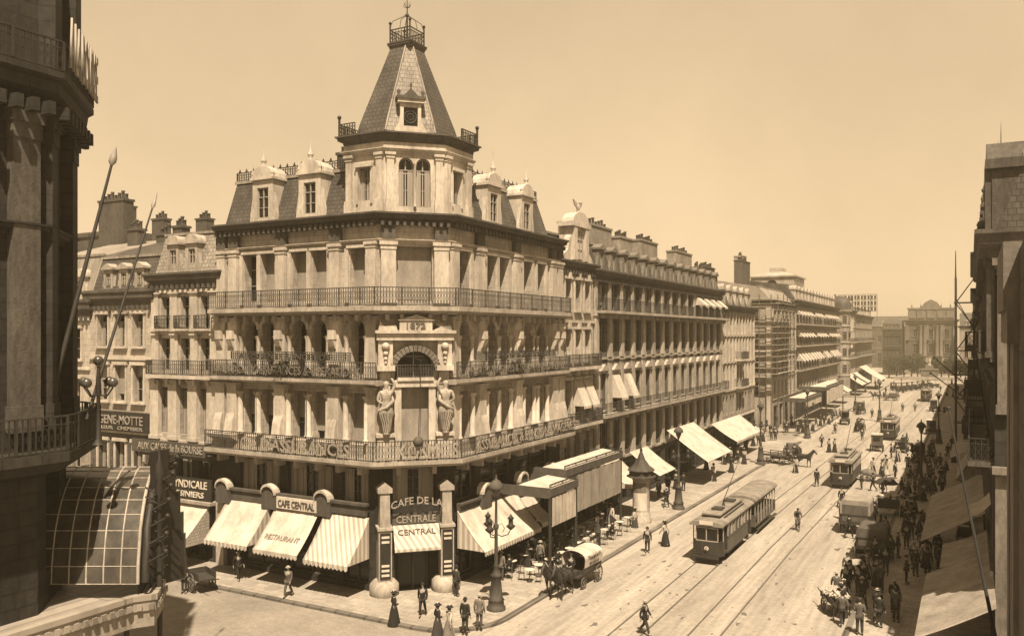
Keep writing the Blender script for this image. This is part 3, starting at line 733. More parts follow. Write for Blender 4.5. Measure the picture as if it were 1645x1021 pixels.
# ---------------------------------------------------------------- the other houses
def centres(W,n,mg=.6): return [mg+(W-2*mg)*(i+.5)/n for i in range(n)]
def drop_awning(root,fr_,xc,z,w,h,out,m=CLOTH):
    """canvas window awning, a part of its house"""
    a=MB(fr_.ox,fr_.oy,math.atan2(fr_.s,fr_.c))
    a.slab([(xc-w/2,-out,z-h),(xc+w/2,-out,z-h),(xc+w/2,-.02,z),(xc-w/2,-.02,z)],.02)
    a.box(xc-w/2,xc+w/2,-out-.012,-out+.01,z-h-.2,z-h)
    for s in(-1,1): a.add([(xc+s*w/2,-.02,z),(xc+s*w/2,-out,z-h),(xc+s*w/2,-.02,z-h)],[(0,1,2)])
    return a.build('window_awning',m,root)
def house(name,label,ox,oy,ang,W,depth,floors,cornice,roof=None,chims=(),M=S2,T=S2p,ctop=CORN,mg=.6,cat='building',ground=None):
    t=thing(name,label,cat,(ox,oy,0),ang)
    fr_=MB(); m=MB(); p=MB(); y=0; top=cornice[1]
    for F in floors:
        z0,z1,n=F['z']+(F['n'],)
        w=F.get('w',1.1);h=F.get('h',2.2);s=F.get('s',.6);ar=F.get('arch',0); cs=F.get('xs') or centres(W,n,mg)
        pair=F.get('pair')
        if pair: cs=[c+d for c in cs for d in(-pair,pair)]
        ops=[(c-w/2,c+w/2,z0+s,z0+s+h,ar) for c in cs]
        mm=F.get('m'); tgt=MB() if mm else m
        wall(tgt,0,W,z0,z1,ops,F.get('d',.4))
        if mm: tgt.build('storey_wall',mm,t)
        kinds=F.get('kind',['glass'])
        for i,c in enumerate(cs):
            window(t,fr_,c,z0+s,w,h,d=F.get('d',.4),arch=ar,kind=kinds[i%len(kinds)],blindf=F.get('bf',.6)*(1,.55,.8,.35)[(i*3+int(z0))%4],fm=F.get('fm'))
        if F.get('pil'):
            pw,pd=F['pil']; q=sorted(cs); e=[(q[i]+q[i+1])/2 for i in range(len(q)-1)]+[pw/2+.05,W-pw/2-.05]
            if F.get('pilx'): e=F['pilx']
            for x in e: pilaster(p,x,pw,z0+.05,z1-.1,pd,.25,.25)
        if F.get('frame'):
            for c in cs:
                p.box(c-w/2-.16,c-w/2,-.1,0,z0+s,z0+s+h); p.box(c+w/2,c+w/2+.16,-.1,0,z0+s,z0+s+h)
                p.box(c-w/2-.22,c+w/2+.22,-.2,0,z0+s+h,z0+s+h+.22); p.box(c-w/2-.2,c+w/2+.2,-.22,0,z0+s-.14,z0+s)
                if F['frame']=='ped': p.prism([(c-w/2-.3,z0+s+h+.22),(c+w/2+.3,z0+s+h+.22),(c,z0+s+h+.22+w*.42)],-.3,0)
                if F['frame']=='con': p.box(c-.15,c+.15,-.3,0,z0+s+h+.02,z0+s+h+.5)
        if F.get('course',1): p.box(0,W,-F.get('co',.16),0,z1-.14,z1+.06)
        if F.get('balc'):
            o_,ex=F['balc'][:2]; xa,xb=F['balc'][2:] if len(F['balc'])>2 else (0,W)
            b=MB(); zz=z0+.02; b.box(xa-ex,xb+ex,-o_,0,zz-.02,zz+.2); dentils(b,[(xa,0),(xb,0)],.0,zz-.42,.4,1.3,.2,o_*.7); bb=b.build('balcony',T,t)
            r_=MB(); railing(r_,[(xa-ex+.04,0),(xa-ex+.04,-o_+.05),(xb+ex-.04,-o_+.05),(xb+ex-.04,0)],zz+.2,1.0,F.get('rs',.2),.016,W<20); r_.build('railing',F.get('rm',IRONL),bb)
        if F.get('balconets'):
            for c in cs:
                b=MB(); b.box(c-w/2-.2,c+w/2+.2,-.45,0,z0+s-.22,z0+s-.08); bb=b.build('balcony',T,t)
                r_=MB(); railing(r_,[(c-w/2-.17,0),(c-w/2-.17,-.4),(c+w/2+.17,-.4),(c+w/2+.17,0)],z0+s-.08,.9,.13,.014); r_.build('railing',IRONL,bb)
        for i in F.get('aw',()):
            drop_awning(t,fr_,cs[i],z0+s+h+.05,w+.25,F.get('ah',1.5),F.get('ao',1.0))
    z0=floors[0]['z'][0]
    for a,b in(((0,depth),(0,0)),((W,0),(W,depth)),((W,depth),(0,depth))):
        m.quad((*a,0),(*b,0),(*b,top),(*a,top))
    wo=m.build('wall',M,t)
    if p.v: p.build('stone_trim',T,t)
    c0,c1,co_=cornice
    c=MB(); path=[(0,depth),(0,0),(W,0),(W,depth)]; c.sweep(CORN_P(co_,c0,c1),[(0,3),(0,0),(W,0),(W,3)]); dentils(c,[(0,0),(W,0)],.02,c0-.2,.28,.5,.2,co_*.55)
    c.poly([(0,0,c1-.02),(W,0,c1-.02),(W,depth,c1-.02),(0,depth,c1-.02)])
    c.build('cornice',ctop,t)
    if roof:
        z1=roof['z']; bk=roof.get('back',1.2); r_=MB(); q=c1; y0=.15
        ridge=roof.get('ridge',.8)
        r_.quad((0.05,y0,q),(W-.05,y0,q),(W-.05,y0+bk,z1),(0.05,y0+bk,z1)); r_.quad((0.05,y0+bk,z1),(W-.05,y0+bk,z1),(W-.05,depth*.55,z1+ridge),(0.05,depth*.55,z1+ridge))
        r_.quad((W-.05,depth,q),(0.05,depth,q),(0.05,depth*.55,z1+ridge),(W-.05,depth*.55,z1+ridge))
        for x in(0.05,W-.05): r_.poly([(x,y0,q),(x,y0+bk,z1),(x,depth*.55,z1+ridge),(x,depth,q)] if x<1 else [(x,depth,q),(x,depth*.55,z1+ridge),(x,y0+bk,z1),(x,y0,q)])
        ro=r_.build('roof',roof.get('m',SLATE),t)
        for x in roof.get('dx') or (centres(W,roof['n'],mg) if roof.get('n') else []):
            dormer(t,fr_,x,q,roof.get('dw',1.2),roof.get('dh',1.9),roof.get('dd',1.2),roof.get('dy',.2),roof.get('dm',T),roof.get('ds','arch'),roof.get('fin',False))
        z_=MB(); z_.box(0,W,y0+bk-.12,y0+bk+.12,z1-.03,z1+.14); z_.build('roof_curb',ZINC,t)
    for (x,yy,za,zb,w_,d_,mm,np) in chims: chimney(t,fr_,x,yy,za,zb,w_,d_,mm,np)
    return t
A90=PI/2
# -- side street, left of the corner building (facing the street, -Y)
h1=house('town_house','pale house left of the corner building, with AUX CAVES de la BOURSE sign',-49.4,38.5,0,6.5,13,[
 dict(z=(0,4.0),n=2,w=2.3,h=3.0,s=.3,m=S4,fm=WOODD),
 dict(z=(4.0,7.9),n=3,w=1.2,h=2.4,s=.9,m=S4,kind=['glass','curtain'],fm=WOODM),
 dict(z=(7.9,12.1),n=3,w=1.0,h=3.1,s=.45,pil=(.85,.3),kind=['curtain']),
 dict(z=(12.1,15.2),n=3,w=.95,h=2.2,s=.5,pil=(.7,.15),balc=(.7,-.1)),
 dict(z=(15.2,18.0),n=3,w=.95,h=2.1,s=.3,pil=(.7,.2),kind=['glass'],balconets=1)],
 (18.3,19.2,.55),roof=dict(z=21.9,back=.9,dx=[1.75,3.6],dw=1.15,dh=1.95,dm=S2p,m=SLATEL,ridge=.5),M=S1,T=S1p,mg=.35)
m=MB(); m.box(-.9,6.4,-1.0,-.9,7.1,7.95); sg=m.build('sign_board',SIGNB,h1)
text('sign_letters','AUX CAVES de la BOURSE',.5,GOLD,sg,2.9,-1.03,7.3,0,width=6.3,ext=.02)
m=MB(); m.box(-.2,6.5,-.9,0,6.9,7.1); m.build('sign_canopy',CORN,h1)
m=MB(); m.box(1.2,6.3,-.5,-.4,4.2,5.6); sg=m.build('sign_board',SIGNK,h1)
text('sign_letters','SYNDICALE',.5,WHITEP,sg,4.2,-.52,4.95,0,width=3.4,ext=.02)
text('sign_letters','CUISINIERS',.38,WHITEP,sg,3.9,-.52,4.35,0,width=3.4,ext=.02)
m=MB(); m.box(.6,6.4,-.7,0,3.95,4.15); m.build('shop_cornice',S2p,h1)
awning('white awning with checked side curtain in the dark side street, left of the cafe',-49.4,38.1,0,2.2,6.0,3.9,1.6,2.6,sides=[5.98],sidem=CHECK,scallop=False)
h2=house('town_house','pale three-bay house with EUGENE-MOTTE on a dark band above its shop',-56.2,38.5,0,6.8,13,[
 dict(z=(0,4.4),n=2,w=2.4,h=3.2,s=.3,m=S4,fm=WOODD),
 dict(z=(4.4,8.2),n=3,w=1.05,h=2.4,s=.7,m=S3,kind=['curtain'],frame=1,balc=(.8,-.1)),
 dict(z=(9.6,13.4),n=3,w=1.1,h=2.6,s=.7,arch=.5,frame=1,kind=['blind'],bf=.8),
 dict(z=(13.4,17.0),n=3,w=1.1,h=2.3,s=.8,arch=.5,frame=1,kind=['curtain'],co=.05)],
 (17.0,18.2,.5),roof=dict(z=20.6,back=.8,dx=[1.7,3.4,5.1],dw=1.0,dh=1.5,ds='tri',dm=S2p,ridge=2.2),M=S1,T=S1p,mg=.5,
 chims=[(3.0,5.5,20,23.2,1.0,.8,BRICK,4),(.6,6,20,22.8,1.2,.8,BRICK,3)])
m=MB(); m.box(-.1,6.8,-.35,-.02,8.25,9.6); sg=m.build('sign_board',SIGNK,h2)
text('sign_letters','EUGENE-MOTTE',.62,GOLD,sg,3.4,-.38,8.75,0,width=5.6,ext=.02)
text('sign_letters','TAILLEUR   CHEMISIER',.24,GOLD,sg,3.4,-.38,8.36,0,width=5.6,ext=.02)
h3=house('town_house','narrow pale house at the side street row end, half hidden by the dark building',-63.5,38.5,0,7.3,13,[
 dict(z=(0,4.6),n=3,w=1.4,h=3,s=.3,m=S4,fm=WOODD),
 dict(z=(4.6,8.6),n=3,w=1.1,h=2.5,s=.6,m=S2),
 dict(z=(8.6,12.6),n=3,w=1.1,h=2.6,s=.6,frame=1,kind=['curtain'],balc=(.8,-.1)),
 dict(z=(12.6,16.2),n=3,w=1.1,h=2.3,s=.6,frame=1,kind=['glass'])],
 (16.2,17.6,.5),roof=dict(z=20.9,back=1.0,n=3,dw=1.1,dh=1.7,m=ZINC,ridge=1.8),M=S1,T=S1p,chims=[(.2,7.2,21,26.2,3.2,1.0,BRICK,7),(5.1,5.5,21,23.3,1.2,.8,BRICK,5)])
h4=house('brick_house','tall brick party wall with a long stack of chimney pots behind the side street roofs',-84,53,0,11,8,[dict(z=(0,25),n=3,w=1,h=2,s=19)],(25,25.3,.15),
 chims=[(8.6,2,25,27.8,3.4,1.0,BRICK,7)],M=BRICK,T=BRICK,ctop=ZINC)
h5=house('brick_house','brick rear house with lean-to zinc roof and squat chimneys behind the mansard row',-72.8,53,0,14,8,[dict(z=(0,21.5),n=3,w=1,h=2,s=15)],(21.5,21.8,.15),roof=dict(z=24.2,back=3.4,m=ZINC,ridge=.6),
 chims=[(2.2,3,22,26.4,1.7,.9,BRICK,4),(8.4,3,22,26.0,1.5,.9,BRICK,4)],M=BRICK,T=BRICK,ctop=ZINC)
# -- boulevard, left side, facing +X
h6=house('gabled_house','narrow light stone house with curved gable crowned by a spread eagle, beside the corner building',-27,56.65,A90,6.3,14,[
 dict(z=(0,4.4),n=2,w=2.2,h=3.2,s=.3,m=S4,fm=WOODD),
 dict(z=(4.4,7.9),n=3,w=1.05,h=2.4,s=.7,m=S2,kind=['blind'],bf=.5),
 dict(z=(7.9,12.3),n=3,w=1.15,h=3.2,s=.45,frame=1,aw=(1,2),ah=2.1,ao=.9,balc=(.9,-.05),kind=['glass']),
 dict(z=(12.3,16.1),n=3,w=1.0,h=2.5,s=.65,frame='con',kind=['curtain'],balc=(.8,-.05)),
 dict(z=(16.1,19.9),n=3,w=1.0,h=2.4,s=.8,arch=.5,frame='con',kind=['glass'])],
 (19.9,20.7,.5),roof=dict(z=22.8,back=1.2),M=S1,T=S1p,mg=.45,chims=[(4.8,5,21,24.6,1.3,.9,BRICKL,4)])
m=MB(); gx=3.15
m.prism([(gx-1.4,20.7),(gx+1.4,20.7),(gx+1.4,23.5),(gx-1.4,23.5)],-.15,.9)
for s in(-1,1):
    pts=[(gx+s*1.4,20.7),(gx+s*2.9,20.7),(gx+s*2.6,21.2),(gx+s*1.9,21.6),(gx+s*1.6,22.5),(gx+s*1.4,22.7)]; m.prism(pts if s>0 else pts[::-1],-.1,.4)
    m.box(gx+s*1.1-.28,gx+s*1.1+.28,-.4,-.15,20.8,23.4)
m.box(gx-1.7,gx+1.7,-.45,.9,23.4,23.75); n=9
m.prism([(gx-1.5*math.cos(PI*j/n),23.75+.85*math.sin(PI*j/n)) for j in range(n+1)][::-1],-.35,.6)
gb=m.build('gable',S1p,h6)
window(gb,MB(0,-.15,0),gx,20.9,1.05,2.2,d=.02,arch=.5,kind='glass')
m=MB(); m.lathe([(.3,0),(.2,.15),(.22,.3)],gx,-.1,24.55,8); m.lathe([(.1,0),(.24,.25),(.22,.55),(.1,.8)],gx,-.1,24.8,8); m.ball((gx,-.28,25.7),.14,8); m.tube([(gx,-.35,25.68),(gx,-.55,25.6)],[.06,.01],5)
for s in(-1,1):
    m.add([(gx+s*.12,-.1,25.0),(gx+s*.95,-.1,25.35),(gx+s*1.25,-.1,25.95),(gx+s*.55,-.1,25.75),(gx+s*.1,-.1,25.5),
           (gx+s*.12,0,25.0),(gx+s*.95,0,25.35),(gx+s*1.25,0,25.95),(gx+s*.55,0,25.75),(gx+s*.1,0,25.5)],[(0,1,2,3,4),(9,8,7,6,5),(0,5,6,1),(1,6,7,2),(2,7,8,3),(3,8,9,4)])
eg=m.build('eagle_statue',S2p,gb); eg.scale=(.7,.7,.7); eg.location=(gx*.3,0,24.55*.3)
h7=house('hotel_building','long brown hotel block with triangular window hoods and hooded dormers along the boulevard',-27,63.0,A90,39.7,15,[
 dict(z=(0,4.3),n=9,w=3.2,h=3.3,s=.3,m=S4,fm=WOODD),
 dict(z=(4.3,8.2),n=14,w=1.25,h=2.8,s=.5,m=S3,kind=['glass','blind','curtain','glass','curtain'],pil=(.7,.25)),
 dict(z=(8.2,13.1),n=14,w=1.3,h=3.1,s=.5,frame='ped',pil=(.6,.2),balc=(1.1,-.1),rs=.3,kind=['blind','glass','curtain'],bf=.7,aw=(1,2),ah=2.2,ao=1.0,co=.1),
 dict(z=(13.1,16.8),n=14,w=1.25,h=2.6,s=.55,pil=(.6,.25),kind=['glass','curtain','blind','curtain','glass'],co=.3,rm=IRON),
 dict(z=(16.8,19.6),n=14,w=1.2,h=2.2,s=.3,pil=(.5,.15),balc=(1.1,-.1),rs=.3,rm=IRON,kind=['blind','glass'],bf=.8,aw=(10,11,12,13),ah=1.0,ao=1.2)],
 (19.6,20.4,.6),roof=dict(z=22.6,back=.7,n=14,dw=1.1,dh=1.75,dd=1.2,dy=.05,ds='tri',ridge=.5,dm=S3p),M=S3,T=S2p,mg=.5,
 chims=[(2.6,3.2,22,24.5,2.8,1.2,BRICKL,5),(8.0,3.2,22,24.8,4.8,1.2,BRICKL,7),(14.2,3.2,22,24.4,3.0,1.2,BRICKL,6),(21.0,3.2,22,24.7,5.0,1.2,BRICKL,7),(33.2,3.2,22,24.6,6.0,1.2,BRICKL,7)])
h8=house('town_house','pale stone house with paired windows and round-headed dormers past the long hotel block',-27,102.8,A90,18.0,14,[
 dict(z=(0,4.3),n=4,w=3.0,h=3.3,s=.3,m=S4,fm=WOODD),
 dict(z=(4.3,8.0),n=5,w=1.1,h=2.4,s=.6,m=S2,pair=.75),
 dict(z=(8.0,11.6),n=5,w=1.05,h=2.5,s=.5,pair=.75,kind=['glass','curtain'],pil=(.4,.12),balc=(.9,-.1,7,11)),
 dict(z=(11.6,15.0),n=5,w=1.05,h=2.4,s=.5,pair=.75,kind=['glass','curtain'],pil=(.4,.12),balc=(.9,-.1,7,11)),
 dict(z=(15.0,18.0),n=5,w=1.05,h=2.2,s=.4,pair=.75,pil=(.4,.12))],
 (18.0,18.8,.6),roof=dict(z=21.4,back=1.0,n=5,dw=1.5,dh=1.9,dm=S2p),M=S1,T=S1p,chims=[(3,4,21,23.6,1.2,.9,BRICK,3),(5,4,21,23.6,1.2,.9,BRICK,3),(15,6,21,24.5,5,1,BRICK,6)])
h9=house('scaffolded_building','stone corner building behind wooden scaffolding across the second side street',-27,133.0,A90,19.5,16,[
 dict(z=(0,5.0),n=4,w=3.2,h=3.6,s=.3,fm=WOODD),
 dict(z=(5.0,8.4),n=6,w=1.2,h=2.2,s=.6,m=S1),
 dict(z=(8.4,12.4),n=6,w=1.2,h=2.6,s=.6,frame=1,kind=['glass']),
 dict(z=(12.4,16.4),n=6,w=1.2,h=2.5,s=.6,frame=1,pil=(.5,.2)),
 dict(z=(16.4,19.6),n=6,w=1.2,h=2.1,s=.5,pil=(.5,.2))],
 (19.6,20.5,.6),roof=dict(z=22.6,back=2.0,m=ZINC,ridge=1.2),M=S2,T=S2p,chims=[(6,6,22,27.0,6.0,1.2,BRICK,6),(13,8,22,28.5,2.0,1.6,BRICKL,4)])
# its south face, seen across the gap
fr_=MB()
m=MB(); sf=[(z0+.7,z0+.7+2.1) for z0 in(5.0,8.7,12.6,16.4)]
m.build if 0 else None
for z0 in(5.5,9.2,13.0,16.9):
    q=MB(.0,0,PI); q.frame(0,2.6,-PI/2)
    window(h9,q,0,z0,1.25,2.2,d=-.02,kind='glass')
m=MB(); m.frame(0,0,-PI/2)
for z0 in(8.4,12.4,16.4,19.4): m.box(-9,0,-.18,0,z0,z0+.22)
m.box(-.9,0,-.12,0,0,19.4); m.build('side_trim',S1p,h9)
sc=thing('scaffolding','timber scaffolding of poles and planks over the corner building beyond the second side street','scaffolding',(-27,132.4,0),0)
m=MB()
for x in(-5.2,-3.4,-1.6,.2,1.2): m.tube([(x,-1.0,0),(x,-1.0,21.2)],.07,5)
for y in(3,6,9,12): m.tube([(1.3,y,0),(1.3,y,21.4)],.07,5)
m.build('scaffold_pole',WOODM,sc)
m=MB()
for z in(9,10.8,12.6,14.4,16.2,18,19.8):
    m.box(-5.4,1.5,-1.15,-.75,z,z+.07); m.box(.9,1.5,-1.0,12.2,z+.1,z+.17); m.tube([(-5.4,-1.0,z+.9),(1.5,-1.0,z+.9)],.045,4); m.tube([(1.35,-1,z+.9),(1.35,12.3,z+.9)],.045,4)
m.build('scaffold_plank',WOODL,sc)
m=MB(); m.tube([(-5.2,-1.05,9),(-1.6,-1.05,14.4),(-5.2,-1.05,19.8)],.04,4); m.tube([(1.35,3,9),(1.35,9,14.4),(1.35,3,19.8)],.04,4); m.build('scaffold_brace',WOODM,sc)
AW=list(range(14))
h10=house('hotel_building','tall ornate hotel with rows of white window awnings on three storeys and square roof pavilion',-27,152.7,A90,52.0,17,[
 dict(z=(0,5.0),n=10,w=3.6,h=3.8,s=.3,m=S4,fm=WOODD),
 dict(z=(5.0,8.6),n=16,w=1.3,h=2.4,s=.5,pil=(.5,.2)),
 dict(z=(8.6,12.9),n=16,w=1.5,h=2.9,s=.6,balc=(1.0,-.1),rs=.5,aw=(0,1,2,3,4,5,6,7,9,10,12,13,14,15),ah=1.7,ao=1.3,rm=IRON),
 dict(z=(12.9,16.8),n=16,w=1.4,h=2.5,s=.6,balc=(.8,-.1),rs=.5,aw=(0,1,2,3,4,6,7,8,9,11,12,13,14,15),ah=1.3,ao=1.2,rm=IRON),
 dict(z=(16.8,20.0),n=16,w=1.3,h=2.1,s=.6,balc=(1.1,-.1),rs=.5,aw=(0,1,2,3,4,6,7,8,10,11,12,13,14,15),ah=.9,ao=1.0,rm=IRON)],
 (20.2,21.2,.8),roof=dict(z=24.0,back=1.6,n=14,dw=1.5,dh=1.9,dm=S2p,ridge=1.0),M=S2,T=S2p,
 chims=[(30,7,23,26.2,4,1.2,BRICKL,5),(44,7,23,26.0,4,1.2,BRICKL,5)])
m=MB(); m.box(10,21,2.0,10,23.5,26.0); m.box(9.7,21.3,1.7,10.3,26.0,26.3); m.add([(9.9,1.9,26.3),(21.1,1.9,26.3),(21.1,10.1,26.3),(9.9,10.1,26.3),(13,4.5,27.2),(18,4.5,27.2),(18,7.5,27.2),(13,7.5,27.2)],[(0,1,5,4),(1,2,6,5),(2,3,7,6),(3,0,4,7),(4,5,6,7)]); m.box(13.5,17.5,4.8,7.2,27.2,28.0)
pv=m.build('roof_pavilion',S2p,h10)
m=MB()
for x in(12,13.8,15.6,17.4,19.2): m.box(x-.4,x+.4,1.95,2.0,24.6,25.8)
m.build('pavilion_window',GLASS,pv)
m=MB(); m.frame(10,6,PI/2); m.lathe([(.9,0),(.9,.05)],0,0,0,12) if 0 else m.frame(0,0,0); m.prismx([(6+.9*math.cos(2*PI*k/14),24.7+.8*math.sin(2*PI*k/14)) for k in range(14)],9.9,9.985); m.build('round_window',GLASS,pv)
h11=house('corner_building','pale house with rounded zinc dome corner beyond the hotel with awnings',-27,217,A90,22,15,[
 dict(z=(0,5),n=5,w=3,h=3.5,s=.3,m=S4,fm=WOODD),
 dict(z=(5,9),n=7,w=1.3,h=2.5,s=.6),
 dict(z=(9,13),n=7,w=1.3,h=2.6,s=.6,frame=1,balc=(.9,-.1),rs=.5),
 dict(z=(13,17),n=7,w=1.3,h=2.6,s=.6,frame=1,balc=(.9,-.1),rs=.5),
 dict(z=(17,20.4),n=7,w=1.3,h=2.2,s=.5,pil=(.5,.2))],
 (20.4,21.4,.7),roof=dict(z=24.4,back=1.6,n=6,dw=1.4,dh=1.8),M=S1,T=S1p)
m=MB(); m.lathe([(2.0,0),(2.0,5),(2.15,5.1),(2.15,5.3),(2.0,5.4),(2.0,9),(2.2,9.1),(2.2,9.3),(2.0,9.4),(2.0,13),(2.2,13.1),(2.2,13.3),(2.0,13.4),(2.0,17),(2.2,17.1),(2.2,17.3),(2.0,17.4),(2.0,20.4),(2.5,20.7),(2.6,21.2)],.4,.6,0,16,sm=False); tu=m.build('corner_turret',S2,h11)
m=MB(); m.lathe([(2.4,21.2),(2.3,22.6),(1.9,23.6),(1.1,24.2),(.2,24.6)],.4,.6,0,16); m.build('turret_roof',SLATE,tu)
for z in(5.9,9.9,13.9,17.8):
    for a in(-150,-105,-60,-15):
        q=MB(.4+1.98*math.cos(R(a)),.6+1.98*math.sin(R(a)),R(a)+PI/2); w_=window(h11,q,0,z,1.0,2.0,d=.0); w_.parent=tu
# two white name boards on the turret house
for z in(11.9,16.0):
    m=MB(); m.box(-1.4,1.0,-2.0,-1.75,z,z+.8) ; m.build('name_board',WHITEP,h11)
h12=house('town_house','dark-roofed house far down the left side of the boulevard before the square',-27,239.2,A90,44,15,[
 dict(z=(0,5),n=9,w=3,h=3.5,s=.3,m=S4,fm=WOODD),
 dict(z=(5,9),n=14,w=1.3,h=2.5,s=.6),
 dict(z=(9,13),n=14,w=1.3,h=2.6,s=.6,balc=(.9,-.1),rs=.7),
 dict(z=(13,17),n=14,w=1.3,h=2.6,s=.6,balc=(.9,-.1),rs=.7),
 dict(z=(17,19.6),n=14,w=1.3,h=1.8,s=.4)],
 (19.6,20.6,.7),roof=dict(z=23.0,back=2.2,n=10,dw=1.4,dh=1.8),M=S2,T=S2p,chims=[(8,6,23,25.5,3,1,BRICK,4),(40,6,23,26,1.6,1.6,BRICK,4)])
# rooftop advertising frame: three rows of letters on an open lattice
ys_=236.0; xs0,xs1=face(1346,ys_),face(1409,ys_); Ls=xs1-xs0
ra=thing('rooftop_sign','open lattice sign frame with three rows of letters on a far roof','sign',(xs0,ys_,20.0),0)
m=MB()
for z in(1.2,2.6,4.1,5.6): m.box(0,Ls,-.05,.05,z,z+.1)
n_=int(Ls/1.4)
for k in range(n_+1): x=Ls*k/n_; m.box(x-.05,x+.05,.05,.12,-1.5,5.7)
m.build('sign_frame',IRONL,ra)
for z in(1.35,2.8,4.3):
    m=MB(); kk=12
    for k in range(kk):
        x=.1+k*Ls/kk; m.box(x,x+Ls/kk*.62,-.14,-.06,z,z+1.1)
    m.build('sign_letters',IRONL,ra)['kind']='stuff'
# -- end of the vista: the big hotel facing down the boulevard, and its darker neighbours
Y0=350
xa,xb=face(1455,Y0),face(1537,Y0); Wd=xb-xa
h13=house('grand_hotel','broad hotel with giant columns and sculpted attic closing the end of the boulevard',xa,Y0,0,Wd,18,[
 dict(z=(0,7.0),n=5,w=2.6,h=5,s=.5,arch=1,m=S2),
 dict(z=(7.0,13.0),n=5,w=1.5,h=3.6,s=1.2,frame=1),
 dict(z=(13.0,19.0),n=5,w=1.5,h=2.8,s=1.5,frame=1,pil=(1.2,.6))],
 (19.6,20.8,1.0),M=S3,T=S3p,ctop=S3p,mg=2)
m=MB()
for x in(Wd*.30,Wd*.38,Wd*.62,Wd*.70): m.lathe([(.8,0),(.6,.4),(.55,10.8),(.8,11.6)],x,-.9,7.2,10)
m.box(1,Wd-1,.3,9,20.8,24.6); m.box(.5,Wd-.5,0,9.3,24.6,25.3); m.prism([(Wd*.3,25.3),(Wd*.7,25.3),(Wd*.62,27.3),(Wd*.5,28.4),(Wd*.38,27.3)],0,4)
for x in(Wd*.12,Wd*.3,Wd*.5,Wd*.7,Wd*.88): m.box(x-1.3,x+1.3,-.1,.3,21.4,24.2); urn(m,x,.4,25.3,1.6)
m.build('attic',S3p,h13)
xc_=face(1420,Y0)
h14=house('town_house','dark brown block left of the grand hotel at the end of the boulevard',xc_,Y0-6,0,xa-xc_-1.0,16,[
 dict(z=(0,6.0),n=5,w=1.5,h=4,s=.5),dict(z=(6.0,11.0),n=6,w=1.2,h=2.8,s=.8),dict(z=(11.0,16.0),n=6,w=1.2,h=2.8,s=.8)],
 (16.5,17.4,.5),roof=dict(z=20.0,back=2,n=4,dw=1.4,dh=1.6),M=S4,T=S3p)
xd=face(1539,Y0)
h15=house('town_house','pale domed house glimpsed right of the grand hotel at the end of the boulevard',xd+.5,Y0-4,0,14,16,[
 dict(z=(0,6.0),n=3,w=1.8,h=4,s=.5),dict(z=(6.0,11.0),n=4,w=1.2,h=2.8,s=.8,frame=1),dict(z=(11.0,17.0),n=4,w=1.2,h=2.8,s=.8,frame=1)],
 (17.5,18.4,.5),roof=dict(z=22.5,back=2,n=3,dw=1.4,dh=1.6),M=S2,T=S2p)
xe=face(1380,420)
h16=house('town_house','far row of houses closing the skyline beyond the left side of the boulevard',-70,420,0,62,14,[
 dict(z=(0,9.0),n=14,w=1.5,h=4,s=2.5),dict(z=(9.0,18.0),n=14,w=1.4,h=3,s=2.8)],
 (18,19,.5),roof=dict(z=23,back=3,n=8,dw=1.6,dh=1.8),M=S3,T=S2p)
# -- boulevard, right side, facing -X (in shade)
def rh(name,label,ya,yb,floors,cornice,**k):
    return house(name,label,.9,yb,-PI/2,yb-ya,14,floors,cornice,**k)
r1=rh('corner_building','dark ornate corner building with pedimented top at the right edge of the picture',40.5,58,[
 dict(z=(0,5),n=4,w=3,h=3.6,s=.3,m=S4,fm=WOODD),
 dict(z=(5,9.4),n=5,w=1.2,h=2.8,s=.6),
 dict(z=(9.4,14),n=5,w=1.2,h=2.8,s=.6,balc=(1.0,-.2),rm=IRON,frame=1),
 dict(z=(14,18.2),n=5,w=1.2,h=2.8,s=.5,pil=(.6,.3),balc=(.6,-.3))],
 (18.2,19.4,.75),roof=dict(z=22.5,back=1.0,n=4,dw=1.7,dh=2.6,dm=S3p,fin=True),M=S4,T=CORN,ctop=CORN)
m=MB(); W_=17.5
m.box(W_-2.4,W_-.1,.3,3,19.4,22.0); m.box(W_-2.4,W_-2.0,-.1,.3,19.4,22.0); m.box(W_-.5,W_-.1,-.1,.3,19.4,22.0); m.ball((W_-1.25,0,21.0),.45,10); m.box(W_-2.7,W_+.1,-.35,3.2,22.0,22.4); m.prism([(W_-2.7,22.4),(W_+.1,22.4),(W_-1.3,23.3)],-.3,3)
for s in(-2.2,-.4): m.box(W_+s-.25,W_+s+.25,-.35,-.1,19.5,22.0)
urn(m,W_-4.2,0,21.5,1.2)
m.build('corner_pavilion',CORN,r1)
